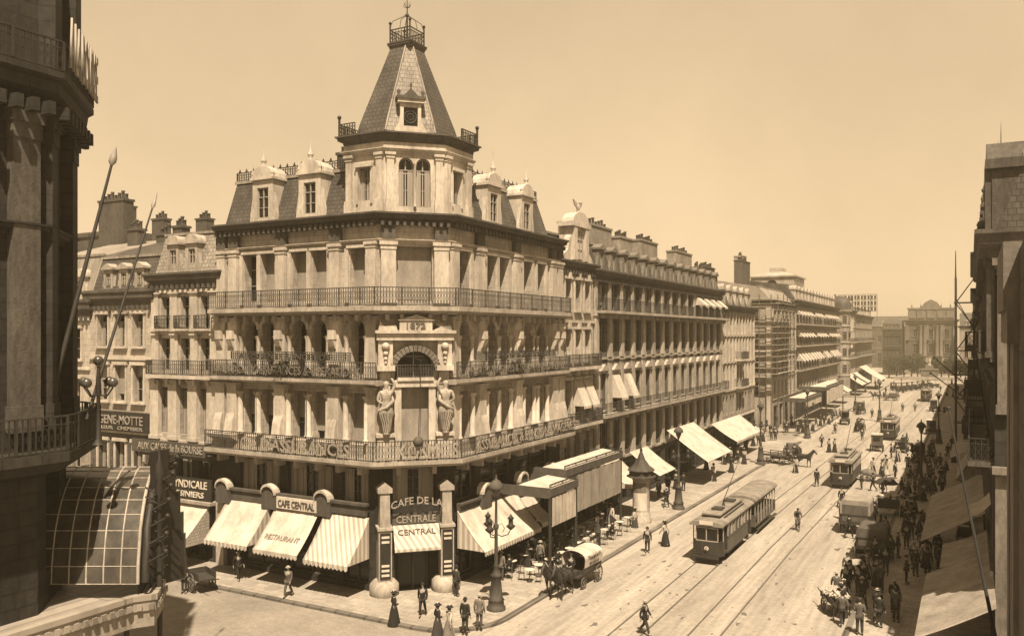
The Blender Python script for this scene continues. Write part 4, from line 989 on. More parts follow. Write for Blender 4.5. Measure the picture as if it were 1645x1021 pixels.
# south face of that building
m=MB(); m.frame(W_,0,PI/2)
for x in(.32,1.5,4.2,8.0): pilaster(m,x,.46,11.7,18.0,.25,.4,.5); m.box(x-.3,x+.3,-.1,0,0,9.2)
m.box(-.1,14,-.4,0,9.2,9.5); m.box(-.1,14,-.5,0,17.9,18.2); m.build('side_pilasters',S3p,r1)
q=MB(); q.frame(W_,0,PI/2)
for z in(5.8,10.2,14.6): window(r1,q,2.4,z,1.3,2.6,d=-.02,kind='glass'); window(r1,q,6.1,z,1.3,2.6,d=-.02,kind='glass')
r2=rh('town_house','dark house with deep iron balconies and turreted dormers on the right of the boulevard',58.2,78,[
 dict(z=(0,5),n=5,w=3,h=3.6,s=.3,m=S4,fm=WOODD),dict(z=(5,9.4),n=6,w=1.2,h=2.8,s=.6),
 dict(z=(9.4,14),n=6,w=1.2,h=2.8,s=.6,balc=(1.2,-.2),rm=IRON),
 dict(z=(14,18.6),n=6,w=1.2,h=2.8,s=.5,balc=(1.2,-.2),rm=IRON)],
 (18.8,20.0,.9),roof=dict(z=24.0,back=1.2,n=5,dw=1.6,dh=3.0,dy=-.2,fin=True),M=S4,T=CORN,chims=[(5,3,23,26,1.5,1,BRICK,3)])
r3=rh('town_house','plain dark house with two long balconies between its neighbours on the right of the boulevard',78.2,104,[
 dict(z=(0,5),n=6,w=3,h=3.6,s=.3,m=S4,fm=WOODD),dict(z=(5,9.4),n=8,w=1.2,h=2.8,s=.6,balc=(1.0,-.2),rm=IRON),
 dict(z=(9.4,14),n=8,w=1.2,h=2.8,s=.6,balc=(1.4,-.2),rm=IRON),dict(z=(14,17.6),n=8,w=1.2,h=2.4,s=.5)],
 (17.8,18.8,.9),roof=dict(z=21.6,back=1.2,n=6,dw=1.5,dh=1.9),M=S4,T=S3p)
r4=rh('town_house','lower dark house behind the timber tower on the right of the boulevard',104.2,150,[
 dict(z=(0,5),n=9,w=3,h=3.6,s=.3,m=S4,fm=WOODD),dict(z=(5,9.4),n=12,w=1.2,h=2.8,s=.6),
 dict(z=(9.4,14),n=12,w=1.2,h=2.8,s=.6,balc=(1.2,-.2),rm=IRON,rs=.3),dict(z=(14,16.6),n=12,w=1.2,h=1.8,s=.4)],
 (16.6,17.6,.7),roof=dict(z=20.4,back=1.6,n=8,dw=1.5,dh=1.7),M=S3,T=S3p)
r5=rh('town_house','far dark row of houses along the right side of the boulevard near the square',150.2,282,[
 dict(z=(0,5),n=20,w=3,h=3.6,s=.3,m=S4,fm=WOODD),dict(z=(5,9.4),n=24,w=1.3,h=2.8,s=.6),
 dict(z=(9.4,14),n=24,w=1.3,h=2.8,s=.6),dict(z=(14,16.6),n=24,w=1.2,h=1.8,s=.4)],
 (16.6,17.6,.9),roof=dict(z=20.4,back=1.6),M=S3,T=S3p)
tt=thing('timber_tower','slender timber scaffold tower rising in front of the dark right-hand houses','scaffolding',(-.6,119,0),0)
m=MB()
for x,y in((-1,-1),(1,-1),(-1,1),(1,1)): m.tube([(x,y,0),(x,y,22.2 if x<0 else 20.0)],.13,5)
m.tube([(-1,-1,20),(-1,-1,25.5)],[.13,.05],5)
m.build('scaffold_pole',WOODD,tt)
m=MB()
for k,z in enumerate((4,7,10,13,16,19)):
    m.box(-1.2,1.2,-1.2,1.2,z,z+.12); s=1 if k%2 else -1
    m.tube([(-s,-1.05,z),(s,-1.05,z+3)],.07,4); m.tube([(-1.05,-s,z),(-1.05,s,z+3)],.07,4)
m.build('scaffold_deck',WOODD,tt)
for i,(y_,z_,o_,h_) in enumerate(((62,8.2,1.3,1.6),(69,10.6,1.0,1.0),(75,7.2,1.5,1.2),(86,9.2,1.4,1.8),(94,11.6,1.1,1.0),(112,8.4,1.5,1.4))):
    t=thing('projecting_sign','dark hanging sign board projecting from the shaded houses on the right','sign',(.9,y_,z_),0,'hanging signs on the right side'); m=MB(); m.box(-o_,-.15,-.06,.06,0,h_); m.build('panel',SIGNK,t); m=MB(); m.tube([(0,0,h_+.1),(-o_,0,h_+.1)],.03,5); m.tube([(0,0,h_+.6),(-o_*.8,0,h_+.1)],.02,5); m.build('bracket',IRON,t)
m=MB(-0,0,0)
for k in range(9):
    x=1.0+k*1.9; m.box(x-.16,x+.16,-.6,0,17.4,18.3); m.ball((x,-.45,19.8),.22,8); m.box(x-.1,x+.1,-.3,0,16.2,17.3)
m.build('cornice_consoles',CORN,r1)['kind']='stuff'
# near building: its pilaster stands beside the camera
nb=thing('near_building','shaded stone pilaster of the near building at the extreme right edge','building',(.5,13,0),0)
m=MB()
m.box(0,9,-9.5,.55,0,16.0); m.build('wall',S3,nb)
m=MB(); m.box(-.05,0,.05,.6,0,14.9); m.box(-.05,0,-1.4,-.5,0,14.9); m.box(-.12,.02,-1.6,.66,14.9,15.3); m.box(-.16,.03,-1.6,.7,15.3,16.1); m.build('pilaster',S3p,nb)
# ---------------------------------------------------------------- dark building at the left edge
LB=(-26,16,0)
lb=thing('corner_building','tall dark stone building with rounded balcony at the left edge of the picture','building',LB)
def lo(x,y): return (x+26,y-16)
LP=[lo(-26,2),lo(-26,16),lo(-28.7,18.7),lo(-45,18.7)]
m=MB()
m.frame(*LP[0],PI/2); wall(m,0,14,0,30,[(x-.65,x+.65,z,z+h,ar) for x in(2,4.4,6.8,9.2,11.6) for z,h,ar in((5.6,3.2,0),(12.2,5,1),(18.4,3,0))],.5)
m.frame(*LP[1],PI*.75); wall(m,0,3.818,0,30,[(1.0,2.8,7.2,10.4,0),(1.05,2.75,12.1,18.0,1),(1.1,2.7,18.9,21.6,0),(1.1,2.7,24.2,27,0)],.6)
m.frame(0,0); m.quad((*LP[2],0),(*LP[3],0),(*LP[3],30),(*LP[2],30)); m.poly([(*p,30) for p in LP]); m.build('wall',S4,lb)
fr_=MB(*LP[0],PI/2)
for x in(2,4.4,6.8,9.2,11.6):
    window(lb,fr_,x,5.6,1.3,3.2,d=.5,kind='glass'); window(lb,fr_,x,12.2,1.3,5,d=.5,arch=1,kind='glass'); window(lb,fr_,x,18.4,1.3,3,d=.5,kind='glass')
fr_=MB(*LP[1],PI*.75)
window(lb,fr_,1.9,7.2,1.8,3.2,d=.6); window(lb,fr_,1.9,12.1,1.7,5.9,d=.6,arch=1); window(lb,fr_,1.9,18.9,1.6,2.7,d=.6); window(lb,fr_,1.9,24.2,1.6,2.8,d=.6)
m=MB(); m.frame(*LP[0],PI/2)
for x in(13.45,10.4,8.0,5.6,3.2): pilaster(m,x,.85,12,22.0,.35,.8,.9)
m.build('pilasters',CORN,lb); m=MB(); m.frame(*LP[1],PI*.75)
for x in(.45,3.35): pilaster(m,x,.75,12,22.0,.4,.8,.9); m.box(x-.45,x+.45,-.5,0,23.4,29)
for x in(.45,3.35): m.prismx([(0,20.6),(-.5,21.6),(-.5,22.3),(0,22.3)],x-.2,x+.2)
m.build('pilasters',S4,lb)  # chamfer pilasters in blacker stone than the street ones, standing in for shade
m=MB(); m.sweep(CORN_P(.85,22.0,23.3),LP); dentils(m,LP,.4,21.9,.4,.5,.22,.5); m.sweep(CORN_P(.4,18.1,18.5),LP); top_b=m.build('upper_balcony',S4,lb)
m=MB(); q=offs(LP,.8); railing(m,q,23.3,1.0,.2,.02); m.build('railing',IRON,top_b)
def mid(a,b,k): return (a[0]+(b[0]-a[0])*k,a[1]+(b[1]-a[1])*k)
c_=mid(q[1],q[2],.55); text('sign_letters','A LA BOURSE',1.7,GOLD,lb,c_[0]+.1,c_[1]+.1,23.6,PI*.75,width=4.4,ext=.03)
# rounded first balcony
qb=offs(LP,1.2); a1,a2=qb[1],qb[2]
rb=[qb[0],mid(qb[0],a1,.9),mid(mid(qb[0],a1,.97),a1,.5),mid(a1,a2,.12),mid(a1,a2,.88),mid(a2,qb[3],.06),qb[3]]
m=MB(); m.sweep([(-1.5,10.7),(-.5,10.7),(-.1,11.0),(0,11.05),(0,11.35),(-1.5,11.35)],rb); fb=m.build('first_floor_balcony',S4,lb)
m=MB(); railing(m,offs(rb,-.08),11.35,1.15,.2,.018); m.build('railing',IRON,fb)
# lances on the balcony front
for i,(b0,b1_) in enumerate((((-26.2,16.3,12.0),(-26.15,18.7,20.9)),((-25.75,17.5,12.2),(-26.6,20.7,19.7)))):
    f=thing('flagpole',['long dark lance-tipped pole leaning out from the left balcony, the taller one','shorter thin pole leaning out from the left balcony, right of the taller one'][i],'flagpole',b0)
    v=Vector(b1_)-Vector(b0); m=MB(); m.tube([(0,0,-.0),tuple(v*.5),tuple(v)],[.085,.075,.045] if i==0 else [.06,.05,.03],8); m.build('pole',IRON,f)
    m=MB(); u=v.normalized(); m.tube([tuple(v),tuple(v+u*.12),tuple(v+u*.3),tuple(v+u*.7)],[.05,.13,.12,.01] if i==0 else [.03,.08,.06,.01],8); m.build('spear_tip',GOLD,f)
# candelabrum on the left balcony
cd=thing('balcony_lamp','iron candelabrum with globes on the corner of the left balcony','lamp',(-25.5,17.75,11.35))
m=MB(); m.lathe([(.2,0),(.08,.2),(.06,1.6),(.1,1.7),(.05,2.6)],0,0,0,8)
for a in range(4):
    q_=a*PI/2+.3; m.tube([(0,0,1.7),(.3*math.cos(q_),.3*math.sin(q_),1.6),(.55*math.cos(q_),.55*math.sin(q_),1.9)],.03,5)
m.build('post',IRON,cd)
for a in range(5):
    q_=a*PI/2+.3; r_=.55 if a<4 else 0; m=MB(); m.ball((r_*math.cos(q_),r_*math.sin(q_),2.08 if a<4 else 2.8),.17,10); m.build('lamp_globe',GLASSM,cd)
# glazed marquise with its flat leaded deck
mq=thing('glass_canopy','large quarter-vault glass canopy with white ribs over the cafe terrace below the left building','canopy',(-25,18,0))
cs_,sn_=math.cos(THETA),math.sin(THETA)
def V(r,D,z):  return (r*cs_-D*sn_+25, r*sn_+D*cs_-18, z)
rA,rB=-17.2,-12.55; D0=28.0; nx,nz=8,9
def gp(u,k):
    th=PI/2*k/nz; back=3.7*(1-math.cos(th)); up=3.35*math.sin(th); r=rA+(rB-rA)*u-1.0*back/3.7
    return V(r,D0+back,6.65+up)
m=MB(); vs=[gp(i/nx,k) for k in range(nz+1) for i in range(nx+1)]
fs=[(k*(nx+1)+i,k*(nx+1)+i+1,(k+1)*(nx+1)+i+1,(k+1)*(nx+1)+i) for k in range(nz) for i in range(nx)]
m.add(vs,fs,True); gl=m.build('glazing',GLASSM,mq)
m=MB()
for i in range(nx+1): m.tube([gp(i/nx,k) for k in range(nz+1)],.028 if 0<i<nx else .06,5)
for k in range(nz+1): m.tube([gp(i/nx,k) for i in range(nx+1)],.02,5)
m.build('glazing_bars',S2p,gl)
m=MB(); 
m.poly([gp(1,k) for k in range(nz+1)]+[V(rB-1.0,D0+3.7,5.5),V(rB,D0,5.5)]); m.tube([(p[0]+.25,p[1]+.1,p[2]+.08) for p in [gp(1,k) for k in range(nz+1)]],.12,6)
for k in range(1,nz+1):
    p=Vector(gp(1,k))+Vector((.25,.1,.1)); m.tube([tuple(p),tuple(p+Vector((.55,.3,.35)))],.035,5); m.ball(tuple(p+Vector((.6,.32,.42))),.09,6)
m.build('end_truss',IRON,mq)
m=MB(); p0=V(rB+.3,D0+1.0,0); m.lathe([(.14,6.1),(.1,6.5),(.08,9.4),(.16,9.6),(.1,9.9),(.2,10.3),(.05,10.7),(.02,11.2)],p0[0],p0[1],0,8)
for k in range(9):
    z=6.8+k*.33; m.tube([(p0[0],p0[1],z),(p0[0]-.35,p0[1]-.3,z+.3)],.03,4); m.tube([(p0[0],p0[1],z),(p0[0]+.3,p0[1]+.1,z+.25)],.03,4)
m.build('end_post',IRON,mq)
deck=[(-24.6+25,14.0-18),(-24.5+25,18.3-18),(-24.1+25,18.9-18),(-25.5+25,20.4-18),(-30+25,20.4-18),(-30+25,14-18)]
m=MB(); m.prismz(deck,5.75,6.1); m.sweep([(-.25,6.1),(0.05,6.1),(0.05,6.28),(-.25,6.28)],deck[:4]); dentils(m,deck[:4],.04,5.8,.2,.3,.16,.06); m.build('deck',ZINC,mq)
m=MB(); m.sweep([(-.12,5.2),(-.06,5.2),(-.06,5.75),(-.12,5.75)],deck[:4]); m.build('fringe',CLOTHB,mq)
m=MB()
for p in(deck[0],deck[1],deck[3]): m.tube([(p[0]-.3,p[1],.1),(p[0]-.3,p[1],5.8)],.09,8)
m.build('canopy_column',IRON,mq)
m=MB(); a_=V(-12.75,29.4,0); b_=V(-12.0,30.6,0)
for k in range(6):
    z0_=6.1+k*.8; w_=1-.12*k*k/6; c2=(a_[0]+(b_[0]-a_[0])*w_,a_[1]+(b_[1]-a_[1])*w_); m.prismz([(a_[0],a_[1]),c2[:2],(c2[0]-.2,c2[1]+.25),(a_[0]-.2,a_[1]+.25)],z0_,z0_+.8)
m.build('side_screen',SIGNK,mq)
# ---------------------------------------------------------------- figures grown from skeletons
def skin_mesh(name,nodes,edges,m,sub=1,parent=None,root=0):
    """nodes: [(x,y,z,radius or (rx,ry))]; grows one continuous surface"""
    me=bpy.data.meshes.new(name); me.from_pydata([n[:3] for n in nodes],edges,[]); o=bpy.data.objects.new(name,me); col.objects.link(o)
    o.modifiers.new('s','SKIN')
    sv=me.skin_vertices[0].data
    for i,n in enumerate(nodes):
        r=n[3]; sv[i].radius=(r,r) if not isinstance(r,tuple) else r; sv[i].use_root=(i==root); sv[i].use_loose=False
    o.modifiers['s'].use_smooth_shade=True
    if sub: sm=o.modifiers.new('u','SUBSURF'); sm.levels=sub; sm.render_levels=sub
    dg=bpy.context.evaluated_depsgraph_get(); dg.update(); nm=bpy.data.meshes.new_from_object(o.evaluated_get(dg))
    bpy.data.objects.remove(o); bpy.data.meshes.remove(me)
    nm.materials.clear(); nm.materials.append(m); nm.polygons.foreach_set('use_smooth',[True]*len(nm.polygons))
    o=bpy.data.objects.new(name,nm); col.objects.link(o)
    if parent:o.parent=parent
    return o
def pose(kind):
    J={}
    J['pel']=(0,0,.93);J['sp']=(0,.0,1.12);J['ch']=(0,-.01,1.34);J['nk']=(0,-.0,1.49)
    J['hb']=(0,-.01,1.56);J['hd']=(0,-.02,1.64);J['ht']=(0,-.01,1.71)
    def arm(s,el,wr): J['sh%d'%s]=(s*.19,0,1.42);J['el%d'%s]=(s*el[0],el[1],el[2]);J['wr%d'%s]=(s*wr[0],wr[1],wr[2])
    def leg(s,kn,an): J['hp%d'%s]=(s*.09,0,.88);J['kn%d'%s]=(s*kn[0],kn[1],kn[2]);J['an%d'%s]=(s*an[0],an[1],an[2])
    if kind=='stand':
        for s in(-1,1): arm(s,(.25,.03,1.13),(.27,-.05,.88)); leg(s,(.1,-.01,.49),(.11,.02,.09))
    if kind=='walk':
        arm(1,(.25,-.09,1.14),(.24,-.24,.93)); arm(-1,(.25,.15,1.15),(.26,.14,.88))
        leg(1,(.1,.08,.5),(.1,.34,.17)); leg(-1,(.1,-.17,.49),(.1,-.24,.09))
    if kind=='bent':
        for s in(-1,1): arm(s,(.25,.05,1.14),(.12,-.2,1.12)); leg(s,(.1,-.01,.49),(.11,.02,.09))
    if kind=='sit':
        for s in(-1,1): arm(s,(.24,-.02,1.14),(.13,-.3,1.1)); leg(s,(.12,-.42,.9),(.12,-.4,.47))
    if kind=='ride':
        J['ch']=(0,-.12,1.32);J['nk']=(0,-.17,1.46);J['hb']=(0,-.2,1.53);J['hd']=(0,-.22,1.61);J['ht']=(0,-.21,1.68)
        for s in(-1,1): arm(s,(.25,-.22,1.16),(.22,-.48,1.02)); J['sh%d'%s]=(s*.19,-.1,1.4)
        leg(1,(.12,-.3,.68),(.11,-.1,.3)); leg(-1,(.12,-.22,.55),(.11,.02,.13))
    return J
def body(kind,parent):
    J=pose(kind); N=[];E=[];ix={}
    def nd(k,p,r,pr=None):
        ix[k]=len(N); N.append((*p,r)); 
        if pr: E.append((ix[pr],ix[k]))
    nd('pel',J['pel'],(.15,.11));nd('sp',J['sp'],(.13,.1),'pel');nd('ch',J['ch'],(.16,.11),'sp');nd('nk',J['nk'],.055,'ch');nd('hb',J['hb'],.07,'nk');nd('hd',J['hd'],(.078,.09),'hb');nd('ht',J['ht'],(.055,.065),'hd')
    h=J['hd']; nd('nose',(h[0],h[1]-.115,h[2]-.01),.013,'hd')
    for s in(-1,1):
        a='sh%d'%s; nd(a,J[a],.062,'ch'); nd('el%d'%s,J['el%d'%s],.044,a); nd('wr%d'%s,J['wr%d'%s],.03,'el%d'%s)
        w=Vector(J['wr%d'%s]); d=(w-Vector(J['el%d'%s])).normalized(); pm=w+d*.07; nd('pm%d'%s,tuple(pm),(.036,.02),'wr%d'%s)
        f=Vector((0,-1,0)) if abs(d.z)>.5 else Vector((s,0,0))
        for q,(o_,l) in enumerate(((-.03,.062),(-.01,.075),(.01,.07),(.03,.055))):
            k1='f%d%d'%(s,q); b=pm+f*o_+d*.035; nd(k1,tuple(b),.009,'pm%d'%s); nd(k1+'t',tuple(b+d*l+Vector((-s*.018,-.008,0))),.007,k1)
        nd('th%d'%s,tuple(w+d*.04+f*.045),.011,'wr%d'%s); nd('tt%d'%s,tuple(w+d*.09+f*.055),.008,'th%d'%s)
        nd('hp%d'%s,J['hp%d'%s],.095,'pel');nd('kn%d'%s,J['kn%d'%s],.06,'hp%d'%s);nd('an%d'%s,J['an%d'%s],.045,'kn%d'%s)
        a=J['an%d'%s]; nd('to%d'%s,(a[0]+s*.02,a[1]-.15,max(.035,a[2]-.05)),.036,'an%d'%s)
    return J,skin_mesh('body',N,E,SKIN,1,parent)
def coat(J,parent,m,long=.0,name='jacket',fem=False):
    N=[(*J['pel'],(.175,.135)),(*J['sp'],(.155 if not fem else .12,.125)),(J['ch'][0],J['ch'][1],J['ch'][2],(.19,.135)),(J['nk'][0],J['nk'][1],J['nk'][2]-.03,.075)]
    E=[(0,1),(1,2),(2,3)]
    if long: N.append((J['pel'][0],J['pel'][1]+.01,J['pel'][2]-long,(.19,.15))); E.append((0,4))
    for s in(-1,1):
        b=len(N); N+=[(*J['sh%d'%s],.082 if not fem else .075),(*J['el%d'%s],.062),(*J['wr%d'%s],.045)]; E+=[(2,b),(b,b+1),(b+1,b+2)]
    return skin_mesh(name,N,E,m,1,parent)
def trousers(J,parent,m):
    N=[(*J['pel'],(.165,.125))];E=[]
    for s in(-1,1):
        b=len(N); a=J['an%d'%s]; N+=[(*J['hp%d'%s],.108),(*J['kn%d'%s],.078),(a[0],a[1],a[2]+.02,.062)]; E+=[(0,b),(b,b+1),(b+1,b+2)]
    return skin_mesh('trousers',N,E,m,1,parent)
def shoes(J,parent):
    m=MB()
    for s in(-1,1): a=J['an%d'%s]; z=max(0,a[2]-.09); m.lathe([(.04,0),(.045,.04),(.03,.1)],a[0],a[1]-.06,z,8,sy=2.6)
    return m.build('shoes',C1,parent)
def hat(J,parent,kind):
    h=J['hd']; x,y,z=h[0],h[1]+.005,h[2]+.045; m=MB()
    if kind=='boater': m.lathe([(.15,0),(.15,.012),(.088,.014),(.086,.085),(.0,.087)],x,y,z,14); o=m.build('hat',C6,parent); m=MB(); m.lathe([(.09,.015),(.09,.045)],x,y,z,14); m.build('hat_band',C1,o); return o
    if kind=='bowler': m.lathe([(.125,.01),(.13,.02),(.092,.012),(.09,.06),(.07,.105),(.03,.12)],x,y,z,14); return m.build('hat',C1,parent)
    if kind=='cap': m.lathe([(.095,0),(.115,.03),(.1,.055),(.02,.065)],x,y-.015,z,12,sy=1.15); return m.build('cap',C2,parent)
    if kind=='wide': m.lathe([(.19,.0),(.195,.012),(.11,.02),(.115,.1),(.06,.13),(.01,.135)],x,y,z+.01,16); o=m.build('hat',C1,parent); m=MB(); m.ball((x+.06,y+.03,z+.12),.055,8); m.ball((x-.05,y+.05,z+.13),.05,8); m.ball((x,y-.05,z+.14),.045,8); m.build('hat_trimming',C4,o); return o
def hair(J,parent,fem=False):
    h=J['hd']; m=MB(); m.ball((h[0],h[1]+.028,h[2]+.015),.095 if not fem else .108,10)
    if fem: m.ball((h[0],h[1]+.09,h[2]-.02),.05,8)
    return m.build('hair',HAIR,parent)
def figure(kind,cl,ht,top,bot,extra=None):
    t=thing('person','person','person',(0,0,0)); J,b=body(kind,t)
    fem=cl=='woman'
    if fem:
        coat(J,t,top,0,'blouse',True)
        m=MB(); sx=1.0; yo=.05 if kind=='walk' else 0
        m.lathe([(.33,.02),(.335,.05),(.27,.35),(.2,.75),(.125,1.04),(.12,1.08)],0,yo,0,18,sy=1.05); m.build('skirt',bot,t)
    else: coat(J,t,top,.12 if kind!='sit' else 0); trousers(J,t,bot)
    if not fem or kind=='sit': shoes(J,t)
    hair(J,t,fem); hat(J,t,ht)
    return t
PR={}
PR['mb']=figure('stand','man','boater',C2,C3); PR['mw']=figure('walk','man','boater',C1,C2); PR['mo']=figure('walk','man','bowler',C1,C1)
PR['ms']=figure('stand','man','bowler',C1,C2); PR['mc']=figure('bent','man','cap',C3,C2); PR['wl']=figure('walk','woman','wide',C4,C1); PR['wd']=figure('bent','woman','wide',C1,C1)
PR['sit']=figure('sit','man','bowler',C1,C1); PR['sw']=figure('sit','woman','wide',C4,C2); PR['ride']=figure('ride','man','cap',C2,C3)
for k,o in PR.items(): o.location=(0,0,0)
USED=set()
def person(k,x,y,rz,label,z=0.0,top=None,bot=None,group=None,s=1.0):
    src=PR[k]
    if k in USED: o=dup(src)
    else: o=src; USED.add(k)
    o.location=(x,y,z); o.rotation_euler=(0,0,rz); o['label']=label; o['category']='person'; o.scale=(s,s,s)
    if 'group' in o: del o['group']
    if group:o['group']=group
    for c in o.children:
        n=c.name.split('.')[0]
        if top and n in('jacket','blouse'): recolor(c,top)
        elif n in('jacket','blouse') and c.material_slots[0].link=='OBJECT': recolor(c,c.data.materials[0])
        if bot and n in('trousers','skirt'): recolor(c,bot)
        elif n in('trousers','skirt') and c.material_slots[0].link=='OBJECT': recolor(c,c.data.materials[0])
    return o
def onw(x,y): return .14 if (x<-21.0 and (y>34.8 or y<21.5)) or x>-5.6 else 0.0
def pp(k,px,py,rz,label,**kw):
    x,y=G(px,py,.14); z=.14
    if onw(x,y)==0: x,y=G(px,py); z=0
    return person(k,x,y,rz,label,z=z,**kw)
# heading: 0 faces the camera end of the street (-Y), PI walks away
pp('mw',383,931,1.2,'person in dark suit and straw boater walking below the first white cafe awning',bot=C1)
pp('mw',463,958,.3,'person in grey suit and boater striding past the second cafe awning',top=C3,bot=C3)
pp('wd',633,1004,PI-.6,'person in long dark dress carrying a pale bag, before the left entrance pier',bot=C1)
pp('mo',679,989,.4,'person in dark suit holding white papers in front of the cafe door')
pp('ms',733,957,PI-.3,'person in brown coat and pale hat beside the right entrance pier',top=C2)
pp('mb',805,931,PI,'person in tweed jacket behind the near street lamp',top=C5,bot=C3)
pp('wd',703,1026,2.6,'person with dark veil and long dark skirt, left of the strolling group',bot=C2)
pp('wl',722,1030,2.8,'person in white blouse and grey skirt with plumed hat in the strolling group',bot=C5)
pp('ms',747,1016,PI,'person in dark suit and bowler seen from behind, left of the pale-coated man')
pp('mb',770,1009,PI+.2,'person in pale linen jacket seen from behind, nearest the street lamp',top=C5,bot=C3)
pp('mb',868,912,PI,'person in long tweed coat and straw hat walking behind the cart horse',top=C5,bot=C1)
pp('wd',847,908,1.6,'person in dark dress in the shade left of the man in the tweed coat')
pp('mo',893,893,PI-1,'person in black under the awning just behind the covered wagon')
pp('wl',981,846,.3,'person in white blouse and black skirt beside the cafe terrace tables')
pp('ms',1040,887,.2,'person in dark suit standing in the road before the advertising column')
pp('wl',1068,876,PI+1.2,'person in pale blouse crossing the road left of the front tram')
pp('mw',1036,1019,PI/2,'person in dark clothes walking alone at the bottom of the road')
pp('ms',1098,788,PI,'person in dark suit right of the second street lamp')
pp('wd',1086,785,.3,'person in dark dress left of the second street lamp')
pp('mo',1175,757,PI-.4,'person in black walking in front of the big white awning')
pp('mo',1312,781,PI,'person in black crossing the tracks left of the middle tram')
pp('ms',1239,707,.2,'person in dark suit at the corner pier of the second side street, left of two')
pp('ms',1246,707,.1,'person in dark suit at the corner pier of the second side street, right of two')
pp('wl',1278,759,.2,'person in white blouse and black skirt alone beside the parked carts',top=C4)
pp('wl',1332,726,2.9,'person in white blouse and black skirt, left one of the strolling pair')
pp('wl',1341,726,2.9,'person in white blouse and black skirt, right one of the strolling pair')
pp('mo',1320,718,.7,'person in dark suit leaning by the pale bicycle marks in the road')
pp('ms',1385,707,0,'person in black standing between the carriage and the far tram')
pp('mo',1351,833,.2,'person in dark trousers at the left side of the grey van, lower one',top=C5)
pp('mo',1352,815,.1,'person at the left side of the grey van, upper one')
pp('wl',1403,761,.4,'person in white blouse behind the handcart beside the middle tram')
pp('wl',1417,764,2.2,'person in white blouse with dark skirt, left of the pair by the handcart')
pp('wl',1425,763,2.4,'person in pale dress, right of the pair by the handcart',bot=C4)
pp('ms',1458,754,PI,'person in dark suit alone on the bright road left of the crowd')
pp('ms',1450,661,0,'person in black between the far trams')
pp('ms',1470,661,0,'person in grey between the far trams',top=C3,bot=C3)
pp('mo',1401,671,0,'person in black far down the road left of the far tram')
pp('mc',1384,786,-1.2,'person pushing the long handcart beside the middle tram')
pp('mc',1381,1019,PI,'person in dark jacket and pale cap at the lower edge beside the handcart',s=1.05)
pp('wd',1352,990,2.9,'person behind the loaded flower cart at the lower right',bot=C2)
for i,(px,py) in enumerate(((1298,688),(1305,692),(1311,686),(1318,684),(1324,683),(1331,681),(1337,678),(1290,694),(1283,697),(1343,668),(1349,672),(1210,716),(1200,722),(1340,668))):
    pp(['ms','wl','mo','wd'][i%4],px,py,rnd.uniform(0,6),'person standing among the crowd under the far terrace canopy',group='people under the far terrace canopy')
for i in range(26):
    x=rnd.uniform(-26,-22.5) if i%2 else rnd.uniform(-26,-24.5); y=rnd.uniform(56,150)
    person(['ms','wl','mo','wd','mw'][i%5],x,y,rnd.choice((0,PI))+rnd.uniform(-.4,.4),'person walking on the left pavement of the boulevard further down',z=.14,group='people on the left pavement')
# the crowd on the shaded right pavement
placed=[]
n=0
while n<86:
    y=46+78*rnd.random()**1.4; x=rnd.uniform(-5.9,-1.6)
    if y<56: x=rnd.uniform(-6.6,-3.0)
    if any((x-a)**2+(y-b)**2<.42 for a,b in placed) or (abs(x+5.1)<.6 and abs(y-66.8)<1): continue
    placed.append((x,y)); n+=1
    k=['ms','mo','mw','wd','mb','wl','mo','ms','mc'][n%9]
    person(k,x,y,rnd.choice((0,PI,PI,0,PI/2))+rnd.uniform(-.5,.5),'person in the dense crowd on the shaded right-hand pavement',z=onw(x,y),group='crowd on the right pavement',top=rnd.choice((None,None,C2,C3,None)))
for i in range(24):
    x=rnd.uniform(-8.5,-6.5); y=rnd.uniform(62,118)
    if any((x-a)**2+(y-b)**2<1.2 for a,b in placed): continue
    if i%2: person(['ms','mo','wl'][i%3],x,y,rnd.uniform(0,6),'person stepping off the crowded right kerb into the road',group='people beside the right kerb')
    placed.append((x,y))
for i in range(30):
    person(['ms','wd','mo','wl'][i%4],rnd.uniform(-26,-2),rnd.uniform(225,300),rnd.uniform(0,6),'person as a tiny figure on the square at the end of the boulevard',group='people on the far square')
def bicycle(label,px,py,rz):
    x,y=G(px,py); t=thing('bicycle',label,'bicycle',(x,y,0),rz)
    for yy in(-.52,.52): m=MB(); m.ring((0,yy,.34),.32,.02,20); m.ring((0,yy,.34),.02,.02,8); [m.tube([(0,yy,.34),(0,yy+.3*math.cos(a*PI/4),.34+.3*math.sin(a*PI/4))],.004,3) for a in range(8)]; m.build('wheel',IRON,t)
    m=MB(); m.tube([(0,.52,.34),(0,.05,.3),(0,.2,.85),(0,.52,.34)],.016,5); m.tube([(0,.05,.3),(0,-.35,.82),(0,.17,.8)],.016,5); m.tube([(0,-.52,.34),(0,-.33,.95)],.016,5); m.build('bicycle_frame',IRON,t)
    m=MB(); m.tube([(-.25,-.42,1.0),(-.12,-.34,.98),(.12,-.34,.98),(.25,-.42,1.0)],.014,5); m.build('handlebar',STEEL,t)
    m=MB(); m.lathe([(.02,0),(.09,.03),(.08,.06)],0,.22,.86,8,sy=1.5); m.build('saddle',C1,t)
    return x,y
x,y=bicycle('bicycle ridden towards the camera on the open road right of the front tram',1281,851,.35)
person('ride',x,y+.0,.35,'person cycling on the open road right of the front tram',z=.03)
x,y=bicycle('bicycle ridden down the boulevard beside the far kerb',1341,696,2.9)
person('ride',x,y,2.9,'person cycling beside the far left kerb',z=.03)
